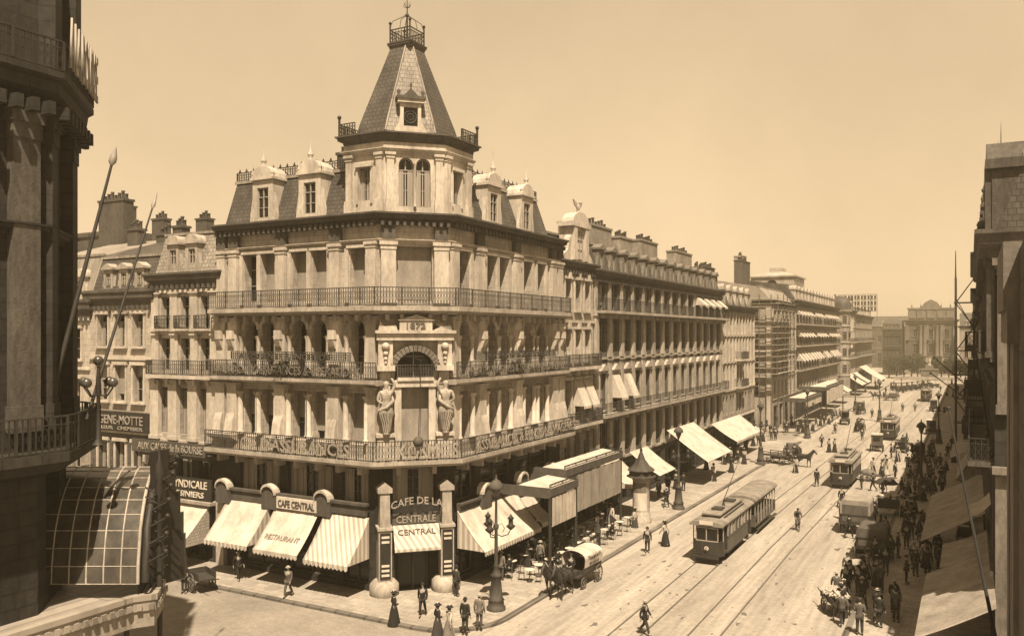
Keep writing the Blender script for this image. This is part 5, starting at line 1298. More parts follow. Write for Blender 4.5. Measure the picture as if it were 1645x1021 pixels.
# ---------------------------------------------------------------- horses
def horse():
    t=thing('horse','horse','horse')
    N=[];E=[];ix={}
    def nd(k,p,r,pr=None):
        ix[k]=len(N); N.append((*p,r))
        if pr:E.append((ix[pr],ix[k]))
    nd('hip',(0,.62,1.28),(.27,.27));nd('rump',(0,.88,1.2),(.2,.2),'hip');nd('bel',(0,.1,1.2),(.26,.29),'hip');nd('ch',(0,-.48,1.22),(.24,.33),'bel')
    nd('n1',(0,-.82,1.5),(.12,.2),'ch');nd('n2',(0,-1.05,1.82),(.09,.14),'n1');nd('pl',(0,-1.2,1.95),(.09,.11),'n2');nd('h1',(0,-1.38,1.78),(.075,.1),'pl');nd('mz',(0,-1.56,1.55),(.055,.065),'h1')
    for s in(-1,1):
        nd('er%d'%s,(s*.06,-1.14,2.1),.02,'pl')
        a='f%d'%s; o=.12*s
        nd(a+'a',(s*.15,-.52,.98),.12,'ch');nd(a+'b',(s*.16,-.54-o,.58),.055,a+'a');nd(a+'c',(s*.16,-.52-o*.6,.16),.038,a+'b');nd(a+'d',(s*.16,-.58-o*.6,.05),.055,a+'c')
        nd(a+'e',(s*.16,.62,.98),.17,'hip');nd(a+'f',(s*.17,.52+o,.8),.1,a+'e');nd(a+'g',(s*.17,.84+o,.52),.06,a+'f');nd(a+'h',(s*.17,.78+o,.16),.04,a+'g');nd(a+'i',(s*.17,.7+o,.05),.055,a+'h')
    skin_mesh('body',N,E,HORSE,1,t,2)
    m=MB(); m.tube([(0,1.05,1.35),(0,1.2,1.2),(0,1.22,.8),(0,1.15,.5)],[.05,.07,.08,.02],6); m.build('tail',HAIR,t)
    m=MB(); m.tube([(0,-1.12,2.08),(0,-.98,1.98),(0,-.78,1.75),(0,-.55,1.6)],[.03,.05,.05,.03],6); m.build('mane',HAIR,t)
    m=MB(); m.ring((0,-.62,1.36),.3,.05,16,'y'); m.ring((0,.1,1.2),.295,.018,14,'y'); m.tube([(.27,-.6,1.2),(.3,.3,1.15),(.32,1.2,1.0)],.018,4); m.tube([(-.27,-.6,1.2),(-.3,.3,1.15),(-.32,1.2,1.0)],.018,4); m.ring((0,-1.36,1.78),.09,.012,10,'y'); m.build('harness',C1,t)
    return t
HP=horse(); HU=[0]
def place_horse(x,y,rz,label,group=None,m=None):
    o=HP if not HU[0] else dup(HP); HU[0]=1
    o.location=(x,y,0);o.rotation_euler=(0,0,rz);o['label']=label;o['category']='horse'
    if 'group' in o: del o['group']
    if group:o['group']=group
    for c in o.children:
        if c.name.split('.')[0]=='body':
            if m: recolor(c,m)
            elif c.material_slots[0].link=='OBJECT': recolor(c,HORSE)
    return o
# ---------------------------------------------------------------- vehicles (front towards local -Y)
def wheel(parent,x,y,r,n=10,m=None,w=.05,t=.05):
    a=MB(); a.ring((x,y,r),r-t,t,22,'x',5); a.ring((x,y,r),.09,.06,10,'x',5)
    for k in range(n): q=2*PI*k/n; a.tube([(x,y,r),(x,y+(r-t)*math.cos(q),r+(r-t)*math.sin(q))],.022,4)
    return a.build('wheel',m or WOODM,parent)
def wagon(label,x,y,rz):
    t=thing('covered_wagon',label,'wagon',(x,y,0),rz); t.scale=(.83,.83,.83)
    m=MB(); m.box(-.85,.85,-1.9,1.7,.85,.97); m.box(-.88,-.82,-1.2,1.7,.97,1.4); m.box(.82,.88,-1.2,1.7,.97,1.4); m.box(-.82,.82,1.64,1.7,.97,1.4); m.box(-.82,.82,-1.2,-1.14,.97,1.25); m.box(-.6,.6,-1.9,-1.3,.97,1.3); m.build('body',WOODD,t)
    m=MB(); n=9; prof=[(-.92,1.4),(-.97,2.0)]+[(-.97*math.cos(PI*k/n),2.05+.5*math.sin(PI*k/n)) for k in range(n+1)]+[(.97,2.0),(.92,1.4)]
    for k in range(len(prof)-1):
        (a,b),(c,d)=prof[k],prof[k+1]; m.add([(a,-1.1,b),(c,-1.1,d),(c,1.75,d),(a,1.75,b),(a*.97,-1.1,b-.02),(c*.97,-1.1,d-.02),(c*.97,1.75,d-.02),(a*.97,1.75,b-.02)],[(0,3,2,1),(4,5,6,7),(0,1,5,4),(3,7,6,2)],False)
    m.box(-.85,.85,1.72,1.74,1.4,2.3); hood=m.build('canvas_hood',CLOTH,t)
    m=MB(); 
    for yy in(-1.1,.3,1.7): m.tube([(p[0]*.98,yy,p[1]) for p in prof],.02,5)
    m.build('hood_bow',WOODM,hood)
    text('hood_letters','TRANSPORTS',.26,SIGNB,hood,.985,.35,1.85,PI/2,width=2.0,ext=.006,arch=-.12); text('hood_letters','BRUXELLES',.2,SIGNB,hood,.975,.35,1.52,PI/2,width=1.5,ext=.006)
    for s in(-1,1): wheel(t,s*1.0,1.0,.62,12); wheel(t,s*.95,-1.3,.42,10)
    m=MB(); m.tube([(-1.0,1.0,.62),(1.0,1.0,.62)],.04,6); m.tube([(-.95,-1.3,.42),(.95,-1.3,.42)],.04,6); m.box(-.4,.4,-1.6,1.2,.62,.7); m.build('axle',WOODD,t)
    m=MB()
    for s in(-1,1): m.tube([(s*.42,-1.5,.75),(s*.42,-4.4,1.15)],.035,6)
    m.build('shaft',WOODM,t)
    return t
wx,wy=G(928,938); 
wx,wy=-21.9+.9,46.0
rzw=.05
wagon('covered wagon with pale lettered canvas hood drawn along the kerb near the street lamp',-20.75,46.4,-.06)
place_horse(-21.15,43.4,.02,'dark harnessed horse on the left of the pair drawing the covered wagon')
place_horse(-20.4,43.3,.02,'dark harnessed horse on the right of the pair drawing the covered wagon')
person('sit',-20.8,45.2,0,'person driving the covered wagon from its dark front seat',z=.25)
def tram(label,y,front=True,x=-15.13,dark=None,group='trams on the boulevard tracks'):
    t=thing('tram',label,'tram',(x,y,0),0,group); L=8.6; W=1.02
    m=MB()
    m.box(-W,W,1.5,L-1.5,.75,1.55); m.prism([(-W,.6),(W,.6),(W,.75),(-W,.75)],1.3,L-1.3)
    for s in(-1,1): m.box(s*W-.03,s*W+.03,1.5,L-1.5,1.55,1.66)
    b=m.build('body_panel',TRAMP,t)
    for e in(0,1):
        y0,y1=(0,1.5) if e==0 else (L-1.5,L); m=MB(); yf=0 if e==0 else L; q=1 if e==0 else -1
        pts=[(-W,yf+q*.42),(-W*.72,yf+q*.08),(-.3,yf),(.3,yf),(W*.72,yf+q*.08),(W,yf+q*.42),(W,yf+q*.6),(-W,yf+q*.6)]
        if e: pts=pts[::-1]
        m.prismz(pts,.55,1.5); m.box(-W*.85,W*.85,min(yf+q*.3,y1),max(yf+q*.3,yf+q*1.5),.5,.6); v=m.build('platform_dash',TRAMD,t)
        m=MB()
        for (px_,py_) in((-W+.03,yf+q*.44),(-W*.7,yf+q*.12),(W*.7,yf+q*.12),(W-.03,yf+q*.44),(-.02,yf+q*.04)): m.box(px_-.035,px_+.035,py_-.03,py_+.03,1.5,2.62)
        m.box(-W*.72,W*.72,yf+q*.06-.02,yf+q*.06+.04,1.5,1.56); m.box(-W*.72,W*.72,yf+q*.06-.02,yf+q*.06+.04,2.35,2.42); m.build('platform_posts',TRAMC,t)
        m=MB(); m.box(-W*.68,W*.68,yf+q*.14-.01,yf+q*.14+.01,1.56,2.35); m.build('windscreen',GLASS,t)
        m=MB(); m.box(-W*.95,W*.95,yf+q*1.46-.03,yf+q*1.46+.03,.75,2.6); m.build('end_wall',TRAMD,t)
        m=MB(); m.frame(0,yf-q*.06,0); m.prismx([(0,0)]*3,0,0) if 0 else m.ring((0,0,1.05),.12,.035,14,'y'); m.lathe([(.1,-.02),(.1,.02)],0,0,1.05,12); h=m.build('headlamp',WHITEP if e==0 else IRON,t)
        m=MB(); m.box(-W*.8,W*.8,yf-q*.16,yf-q*.02,.42,.56) if q>0 else m.box(-W*.8,W*.8,yf+.02,yf+.16,.42,.56); m.box(-.75,.75,yf+q*.05,yf+q*.12,.12,.4); m.build('bumper',IRON,t)
    m=MB(); nW=6
    for s in(-1,1):
        for k in range(nW+1):
            yy=1.5+(L-3)*k/nW; m.box(s*W-.04,s*W+.04,yy-.05,yy+.05,1.66,2.6)
        m.box(s*W-.035,s*W+.035,1.5,L-1.5,2.45,2.6)
    m.build('window_pillars',TRAMC,t)
    for s in(-1,1):
        for k in range(nW):
            ya=1.5+(L-3)*k/nW+.05; yb=1.5+(L-3)*(k+1)/nW-.05; m=MB(); m.box(s*(W-.05)-.01,s*(W-.05)+.01,ya,yb,1.66,2.45); m.build('window',GLASS if k%3!=1 else CURT,t)
    m=MB(); n=8
    pr=[(-W-.12,2.6)]+[(-(W+.12)*math.cos(PI*k/n),2.62+.24*math.sin(PI*k/n)) for k in range(n+1)]+[(W+.12,2.6)]
    m.prism(pr[::-1],-.1,L+.1); m.box(-W-.1,W+.1,-.12,L+.12,2.52,2.62); rf=m.build('roof',TRAMR,t)
    m=MB(); m.box(-.5,.5,1.3,L-1.3,2.84,3.02); m.box(-.62,.62,1.1,L-1.1,3.02,3.1); m.build('clerestory',TRAMR,rf)
    m=MB()
    for s in(-1,1):
        for k in range(7): yy=1.5+(L-3)*k/7; m.box(s*.505-.004,s*.505+.004,yy+.1,yy+.7,2.88,2.99)
    m.build('clerestory_glass',GLASS,rf)
    m=MB()
    for yy in(2.4,5.6): m.box(-.35,.35,yy,yy+.9,3.1,3.22)
    for s in(-1,1): m.box(s*.75-.04,s*.75+.04,1.6,L-1.6,2.78,2.88)
    m.build('roof_boards',WOODD,rf)
    m=MB(); m.box(-.45,.45,-.16,-.12,2.62,2.86); m.build('route_board',WHITEP,rf)
    m=MB(); m.lathe([(.14,0),(.08,.12),(.05,.4)],0,L*.5,3.1,8); m.tube([(0,L*.5,3.45),(0,L*.5+3.9,5.4)],[.035,.02],6); m.build('trolley_pole',IRON,t)
    m=MB(); m.box(-.8,.8,2.2,L-2.2,.3,.6); m.build('truck_frame',IRON,t)
    for s in(-1,1):
        for yy in(2.9,L-2.9):
            m=MB(); m.ring((s*.72,yy,.38),.32,.06,18,'x'); m.ring((s*.72,yy,.38),.08,.06,10,'x')
            for k in range(6): q_=PI*k/3; m.tube([(s*.72,yy,.38),(s*.72,yy+.3*math.cos(q_),.38+.3*math.sin(q_))],.03,4)
            m.build('wheel',IRON,t)
    return t
def bend(y): return max(0,(y-60))*.019
t1=tram('dark tram with pale window posts at the head of the two-car train nearest the camera',54.0)
def trailer(label,x,y):
    t=thing('tram_trailer',label,'tram trailer',(x,y,0),0); L=7.4; W=1.0
    m=MB(); m.box(-W,W,.3,L-.3,.6,.72); m.box(-W,W,.05,.2,.6,1.45); m.box(-W,W,L-.2,L-.05,.6,1.45); m.box(-.95,-.9,1,L-1,.72,1.25); m.box(.9,.95,1,L-1,.72,1.25); m.build('body_panel',TRAMP,t)
    m=MB()
    for s in(-1,1):
        for k in range(8): yy=.15+(L-.3)*k/7; m.box(s*(W-.04)-.035,s*(W-.04)+.035,yy-.035,yy+.035,.72,2.6)
        m.box(s*(W-.04)-.02,s*(W-.04)+.02,.15,L-.15,2.3,2.36)
    m.build('window_pillars',TRAMC,t)
    for k in range(5): m=MB(); yy=1.2+k*1.2; m.box(-.85,.85,yy,yy+.4,.72,1.15); m.box(-.85,.85,yy+.38,yy+.44,1.15,1.6); m.build('bench',WOODM,t)
    m=MB(); n=8; pr=[(-(W+.14)*math.cos(PI*k/n),2.6+.32*math.sin(PI*k/n)) for k in range(n+1)]; m.prism(pr[::-1],-.15,L+.15); m.box(-W-.12,W+.12,-.13,L+.13,2.52,2.61); m.build('roof',TRAMR,t)
    m=MB(); m.box(-.15,.15,-1.0,.1,.5,.6); m.build('coupling',IRON,t)
    m=MB(); m.box(-W-.2,-W,.4,L-.4,.35,.4); m.box(W,W+.2,.4,L-.4,.35,.4); m.build('footboard',WOODD,t)
    for s in(-1,1):
        for yy in(2.2,L-2.2): m=MB(); m.ring((s*.72,yy,.36),.3,.06,16,'x'); m.ring((s*.72,yy,.36),.07,.06,8,'x'); m.box(s*.72-.03,s*.72+.03,yy-.28,yy+.28,.33,.39); m.box(s*.72-.03,s*.72+.03,yy-.03,yy+.03,.08,.64); m.build('wheel',IRON,t)
    return t
trailer('open-sided tram trailer with pale curved roof coupled behind the front tram',-15.13,63.6)
for k,(dx,dy) in enumerate(((-.4,1.45),(.45,2.65),(-.1,3.85),(.5,5.05))): person(['sit','sw'][k%2],-15.13+dx,63.6+dy+.25,0,['person in dark suit on the front bench of the open tram trailer','person in white blouse on the second bench of the open tram trailer','person in dark suit on the middle bench of the open tram trailer','person in white blouse on the rear bench of the open tram trailer'][k],z=.3)
for y,l in((86.8,'dark tram with light roof in mid boulevard, right of the man on the tracks'),(130,'dark tram in the distance between two carriages'),(209,'small far tram just short of the square')):
    x=-11.63+bend(y); c=copy_thing(t1,(x,y,0),0,l,'trams on the boulevard tracks')
def cab(label,px,py,rz,m1=None,closed=True,horse_=True,hl='',pax=0,m2=None):
    x,y=G(px,py); t=thing('horse_cab' if closed else 'open_carriage',label,'carriage',(x,y,0),rz)
    m1=m1 or TRAMD
    if closed:
        m=MB(); m.prismx([(-.75,.75),(-.35,.55),(.35,.55),(.85,.8),(.85,2.15),(-.7,2.15)],-.62,.62); m.build('body',m1,t)
        m=MB(); m.slab([(-.7,-.85,2.2),(.7,-.85,2.2),(.7,.95,2.22),(-.7,.95,2.22)],.07); m.box(-.6,.6,-.6,.7,2.2,2.3); m.build('roof',m2 or TRAMR,t)
        for s in(-1,1): m=MB(); m.box(s*.625-.006,s*.625+.006,-.4,.2,1.35,1.95); m.build('window',GLASS,t); m=MB(); m.box(s*.63-.01,s*.63+.01,-.42,-.39,.6,2.0); m.box(s*.63-.01,s*.63+.01,.2,.23,.6,2.0); m.build('door',C1,t)
        m=MB(); m.box(-.4,.4,.856,.87,1.35,1.9); m.build('window',GLASS,t)
    else:
        m=MB(); m.prismx([(-.9,1.1),(-.6,.6),(.5,.55),(1.0,.85),(1.15,1.35),(1.05,1.35),(.8,.95),(.4,.8),(-.4,.8),(-.75,1.1)],-.6,.6); m.build('body',m1,t)
        m=MB(); m.box(-.55,.55,.35,.85,.8,1.05); m.box(-.55,.55,-.55,-.2,.8,1.05); m.build('seat',C3,t)
        m=MB(); 
        for k in range(4): q=R(15+25*k); m.tube([(-.6,1.0+.3*math.cos(q),1.3+.42*math.sin(q)),(.6,1.0+.3*math.cos(q),1.3+.42*math.sin(q))],.05,5)
        m.build('folded_hood',C1,t)
    m=MB(); m.box(-.45,.45,-1.35,-.8,1.15,1.25); m.box(-.4,.4,-1.5,-1.35,.7,1.1); m.build('driver_box',m1,t)
    for s in(-1,1): wheel(t,s*.72,.75,.5,10,IRON); wheel(t,s*.66,-1.0,.38,8,IRON)
    m=MB(); m.tube([(-.72,.75,.5),(.72,.75,.5)],.035,5); m.tube([(-.66,-1,.38),(.66,-1,.38)],.035,5); m.box(-.1,.1,-1.1,.9,.42,.5); m.build('axle',IRON,t)
    if horse_:
        m=MB(); 
        for s in(-1,1): m.tube([(s*.36,-1.2,.6),(s*.36,-3.6,1.1)],.025,5)
        m.build('shaft',WOODD,t)
        c,s_=math.cos(rz),math.sin(rz)
        place_horse(x+2.75*s_,y-2.75*c,rz,'dark horse in the shafts of '+hl)
        person('sit',x+1.05*s_,y-1.05*c,rz,'person on the driver box of '+hl,z=.36)
        for k in range(pax):
            xx=(-.25,.25)[k%2]; person('sw' if k%2 else 'sit',x+xx*c-.6*s_,y+xx*s_+.6*c,rz,('left' if k else 'right')+' one of two persons riding behind the driver of '+hl.replace(' left of the far tram',''),z=.12)
    return t
cab('tall grey horse cab seen from behind in front of the third tram',1409,724,PI,TRAMP,True,True,'the grey cab in front of the third tram',m2=CLOTH)
cab('open carriage with slatted back and standing driver right of the third tram',1448,726,PI-.1,WOODD,False,True,'the open carriage right of the third tram')
cab('black open carriage carrying two passengers towards the camera, left of the far tram',1381,691,0,None,False,True,'the black open carriage left of the far tram',pax=2)
cab('small black carriage behind the passenger carriage on the left lane',1383,664,0,None,True,True,'the small black carriage on the left lane')
cab('dark closed cab queueing at the right kerb behind the crowd',1476,742,PI,None,True,True,'the closed cab queueing at the right kerb')
cab('pale-topped closed cab at the right kerb further along',1496,697,PI,None,True,True,'the pale-topped cab at the right kerb',m2=CLOTH)
cab('closed cab standing where the right kerb meets the square',1500,660,PI,None,True,True,'the cab near the square on the right')
# vans seen from behind, lower right
def van(label,px,py,rz,m1,m2,h=2.5,w=.95,L=3.0):
    x,y=G(px,py); t=thing('delivery_van',label,'van',(x,y,0),rz)
    m=MB(); m.box(-w,w,-L+1,1.0,.75,1.5); m.box(-w-.04,w+.04,-L+.9,1.05,1.46,1.56); m.build('body',m1,t)
    n=8; r=.3; pr=[(-w,1.5),(-w,h-r)]+[(-w+ (r-r*math.cos(PI/2*k/4)),h-r+r*math.sin(PI/2*k/4)) for k in range(5)]+[(w-(r-r*math.cos(PI/2*(4-k)/4)),h-r+r*math.sin(PI/2*(4-k)/4)) for k in range(5)]+[(w,h-r),(w,1.5)]
    m=MB(); m.prism(pr[::-1],-L+1.2,1.0); m.build('canvas_cover',m2,t)
    m=MB(); m.box(-w+.15,w-.15,1.0,1.02,1.0,h-.35); m.build('rear_curtain',C3,t)
    for s in(-1,1): wheel(t,s*(w+.08),.5,.55,12,WOODM); wheel(t,s*(w+.04),-L+1.5,.42,10,WOODM)
    m=MB(); m.tube([(-w-.1,.5,.55),(w+.1,.5,.55)],.04,5); m.tube([(-w-.05,-L+1.5,.42),(w+.05,-L+1.5,.42)],.04,5); m.box(-.2,.2,-L+1.5,.6,.55,.75); m.build('axle',IRON,t)
    return x,y
van('tall delivery van with grey rounded canvas cover seen from behind at the crowd edge',1376,855,PI,WOODD,CLOTHB,2.6,1.05)
van('lower dark covered van just below the tall grey one beside the crowd',1402,896,PI,SIGNK,C3,2.15,.95)
x,y=G(1376,855); place_horse(x,y+3.6,PI,'dark horse ahead of the tall grey delivery van')
x,y=G(1402,896); place_horse(x+.1,y+3.5,PI,'dark horse between the two covered vans')
# wide cart heaped with baskets near the big umbrella
x,y=G(1438,828)
t=thing('produce_cart','dark broad cart heaped with pale round baskets beside the standing umbrella','cart',(x,y,0),.1)
m=MB(); m.box(-1.3,1.3,-.9,.9,.8,.9); m.box(-1.3,1.3,-.95,-.9,.8,1.5); m.box(-1.3,1.3,.9,.95,.8,1.5); m.box(-1.35,-1.3,-.9,.9,.8,1.5); m.box(1.3,1.35,-.9,.9,.8,1.5); m.build('body',WOODD,t)
for s in(-1,1): wheel(t,s*1.45,0,.6,12)
m=MB(); m.tube([(-1.5,0,.6),(1.5,0,.6)],.04,5); m.tube([(-.5,-.9,.85),(-.5,-2.8,.95)],.04,5); m.tube([(.5,-.9,.85),(.5,-2.8,.95)],.04,5); m.build('axle',WOODD,t)
for i in range(14):
    m=MB(); m.lathe([(.17,0),(.22,.12),(.23,.2),(.16,.26),(.03,.28)],0,0,0,9); b=m.build('basket',C6 if i%3 else C5,None); b.location=(x-1.05+(i%5)*.5,y-.55+(i//5)*.5,1.3+.15*(i%2)); tag(b,'round basket heaped on the dark produce cart beside the umbrella','basket','baskets on the produce cart')
# umbrella on a stand
x,y=G(1424,815); t=thing('umbrella','dark street vendor umbrella open above the produce cart','umbrella',(x,y,0))
m=MB(); m.tube([(0,0,0),(0,0,2.75)],.025,6); m.build('pole',IRON,t)
m=MB(); n=8; 
for k in range(n):
    a=2*PI*k/n;b=2*PI*(k+1)/n; m.add([(0,0,2.7),(.6*math.cos(a),.6*math.sin(a),2.52),(.6*math.cos(b),.6*math.sin(b),2.52),(1.0*math.cos(a),1.0*math.sin(a),2.1),(1.0*math.cos(b),1.0*math.sin(b),2.1)],[(0,1,2),(1,3,4,2)])
m.build('canopy',C2,t)
# flower cart bottom right
x,y=G(1343,985); t=thing('flower_cart','handcart piled with pale flowers and bundles at the lower right of the road','handcart',(x,y,0),.5)
m=MB(); m.box(-.5,.5,-.9,.9,.7,.78); m.box(-.52,-.48,-.9,.9,.7,1.0); m.box(.48,.52,-.9,.9,.7,1.0); m.tube([(-.4,.9,.75),(-.4,1.6,.95)],.03,5); m.tube([(.4,.9,.75),(.4,1.6,.95)],.03,5); m.box(-.45,-.4,-.8,-.75,0,.7); m.box(.4,.45,-.8,-.75,0,.7); m.build('body',WOODD,t)
for s in(-1,1): wheel(t,s*.6,.1,.45,10)
m=MB()
for k in range(260):
    q=rnd.uniform(0,2*PI); rr=math.sqrt(rnd.random()); px_=.6*rr*math.cos(q); py_=1.0*rr*math.sin(q); zz=1.05+.35*(1-rr*rr)+rnd.uniform(-.05,.05); m.ball((px_,py_,zz),rnd.uniform(.04,.08),5)
o=m.build('flowers',C4,t); o['kind']='stuff'
# long handcart by the middle tram
x,y=G(1398,772); t=thing('handcart','long low handcart tipped beside the middle tram','handcart',(x,y,0),1.3)
m=MB(); m.box(-.5,.5,-1.3,1.3,.62,.7); m.tube([(-.4,-1.3,.66),(-.35,-2.2,.9)],.035,5); m.tube([(.4,-1.3,.66),(.35,-2.2,.9)],.035,5); m.build('body',WOODD,t)
for s in(-1,1): wheel(t,s*.6,.1,.45,10)
m=MB(); m.lathe([(.5,0),(.48,.25),(.2,.5)],0,.2,.7,10,sy=1.7); m.build('load',C5,t)
# dray with seated driver, far left kerb
def dray(label,px,py,rz,hl,load=True):
    x,y=G(px,py); t=thing('dray_cart',label,'cart',(x,y,0),rz)
    m=MB(); m.box(-.8,.8,-1.6,1.6,.9,1.0)
    for s in(-.8,.8): m.box(s-.03,s+.03,-1.6,1.6,1.05,1.15); [m.box(s-.03,s+.03,q-.04,q+.04,1.0,1.4) for q in(-1.5,-.5,.5,1.5)]; m.box(s-.03,s+.03,-1.6,1.6,1.3,1.4)
    m.build('body',WOODM,t)
    for s in(-1,1): wheel(t,s*.95,.9,.6,12); wheel(t,s*.9,-1.1,.42,10)
    m=MB(); m.tube([(-1,.9,.6),(1,.9,.6)],.04,5); m.tube([(-.95,-1.1,.42),(.95,-1.1,.42)],.04,5); m.box(-.1,.1,-1.2,1,.55,.9)
    for s in(-1,1): m.tube([(s*.4,-1.5,.8),(s*.4,-4.2,1.1)],.03,5)
    m.build('axle',WOODD,t)
    if load: m=MB(); m.box(-.7,.7,-.4,1.5,1.0,1.75,.1,.1); m.build('load',C3,t)
    c,s_=math.cos(rz),math.sin(rz); place_horse(x+3.4*s_,y-3.4*c,rz,'dark horse harnessed to '+hl); person('sit',x+1.3*s_,y-1.3*c,rz,'person driving '+hl,z=.2)
dray('flat dray cart standing at the left kerb before the second side street',1250,744,1.2,'the flat dray at the left kerb',False)
dray('loaded dray behind the flat one near the second side street',1274,736,.3,'the loaded dray near the second side street')
dray('long open wagon crossing the boulevard before the square',1432,643,-1.3,'the long wagon crossing before the square')
# early motor cars
def motor(label,px,py,rz,m1=None,grp=None,top=True):
    x,y=G(px,py); t=thing('motor_car',label,'car',(x,y,0),rz,grp)
    m=MB(); m.prismx([(-1.5,.55),(1.5,.55),(1.5,1.0),(1.3,1.35),(.3,1.3),(.25,1.0),(-.6,1.0),(-.7,1.1),(-1.5,1.05)],-.55,.55); m.build('body',m1 or SIGNK,t)
    m=MB(); m.box(-.5,.5,.1,.5,1.0,1.15); m.box(-.5,.5,.9,1.35,1.1,1.3); m.build('seat',C3,t)
    if top: m=MB(); m.slab([(-.65,-.6,2.1),(.65,-.6,2.1),(.65,1.4,2.15),(-.65,1.4,2.15)],.06); [m.tube([(a,b,1.1),(a,b,2.1)],.025,4) for a in(-.55,.55) for b in(-.55,1.3)]; m.box(-.62,.62,1.36,1.4,1.2,2.1); m.build('hood',C2,t)
    m=MB(); m.box(-.38,.38,-1.53,-1.5,.6,1.02); m.build('radiator',STEEL,t)
    for s in(-1,1): m=MB(); m.lathe([(.1,0),(.12,.12),(.05,.18)],s*.45,-1.55,1.0,8); m.build('headlamp',GLASSM,t); wheel(t,s*.68,-1.1,.4,10,C1,t=.06); wheel(t,s*.68,1.05,.4,10,C1,t=.06)
    for s in(-1,1): m=MB(); m.tube([(s*.68,-1.6,.7),(s*.68,-1.1,.9),(s*.68,-.6,.7),(s*.68,-.4,.45),(s*.68,.5,.45),(s*.68,1.05,.9),(s*.68,1.6,.6)],.05,5); m.build('mudguard',C1,t)
    return t
motor('dark early motor car with raised hood coming down the left lane beside the terrace',1357,681,.05)
mc=motor('black early motor car first in the waiting rank before the square',1440,627,1.4,grp='motor cars ranked before the square')
for i in range(7):
    x,y=G(1448+i*8.5,628-i*1.0); copy_thing(mc,(x,y,0),1.4,'early motor car in the long dark rank waiting before the square','motor cars ranked before the square')
mc['label']='early motor car in the long dark rank waiting before the square'
# barrow in the side street at left
x,y=G(325,948); t=thing('handcart','two-wheeled barrow parked on the side street behind the glass canopy','handcart',(x,y,0),1.2)
m=MB(); m.box(-.5,.5,-.8,.8,.75,.85); m.box(-.52,-.48,-.8,.8,.85,1.2); m.box(.48,.52,-.8,.8,.85,1.2); m.box(-.5,.5,.78,.82,.85,1.2); m.tube([(-.35,-.8,.8),(-.35,-1.7,1.0)],.03,5); m.tube([(.35,-.8,.8),(.35,-1.7,1.0)],.03,5); m.build('body',WOODD,t)
for s in(-1,1): wheel(t,s*.62,.1,.55,12)
pp('ms',296,952,.4,'person standing beside the parked barrow in the side street')
# ---------------------------------------------------------------- street furniture
def lamp(arms=True):
    t=thing('street_lamp','lamp','street lamp',(0,0,0))
    m=MB(); m.lathe([(.52,0),(.52,.15),(.44,.22),(.42,.5),(.46,.55),(.36,.65),(.3,1.3),(.25,1.75),(.3,1.8),(.3,1.9),(.16,2.0),(.13,2.3),(.17,2.36),(.11,2.45),(.085,4.3),(.14,4.4),(.15,4.55),(.08,4.65),(.06,6.0),(.12,6.05)],0,0,0,14); m.build('post',IRONL,t)
    if arms:
        for k in range(3):
            q=2*PI*k/3+.6; c,s=math.cos(q),math.sin(q)
            m=MB(); m.tube([(0,0,4.1),(.3*c,.3*s,3.95),(.65*c,.65*s,4.05),(.8*c,.8*s,4.35)],.03,5); m.tube([(0,0,4.5),(.3*c,.3*s,4.65),(.45*c,.45*s,4.4),(.4*c,.4*s,4.2)],.02,5); m.build('bracket',IRON,t)
            m=MB(); m.lathe([(.06,0),(.2,.12),(.26,.2),(.13,.3),(.12,.55),(.19,.62),(.1,.72),(.02,.85)],.8*c,.8*s,4.3,10); m.build('lantern',IRON,t)
    m=MB(); m.lathe([(.08,0),(.17,.15),(.26,.45),(.24,.55)],0,0,6.05,12); l=m.build('lantern',GLASSM,t)
    m=MB(); m.lathe([(.4,.5),(.42,.55),(.36,.75),(.2,.92),(.06,1.0),(.05,1.1),(.01,1.3)],0,0,6.05,14); m.build('lamp_cap',SIGNB,l)
    return t
lp=lamp(); x,y=G(797,978,.14); lp.location=(x,y,.14); tag(lp,'three-armed iron street lamp nearest the camera, by the kerb before the cafe','street lamp','candelabrum street lamps')
for px,py,l in((1090,817,'three-armed street lamp beside the advertising column further along'),(1222,745,'street lamp at the kerb before the second side street'),(1297,702,'street lamp before the far terrace canopy'),(1480,803,'tall dark street lamp standing in the crowd on the right kerb'),(1413,676,'slim street lamp on the left kerb near the far wagon'),(1508,712,'street lamp further along the right kerb'),(1374,660,'far street lamp on the left pavement beyond the terrace')):
    x,y=G(px,py,.14); copy_thing(lp,(x,y,.14),rnd.uniform(0,6),l,'candelabrum street lamps')
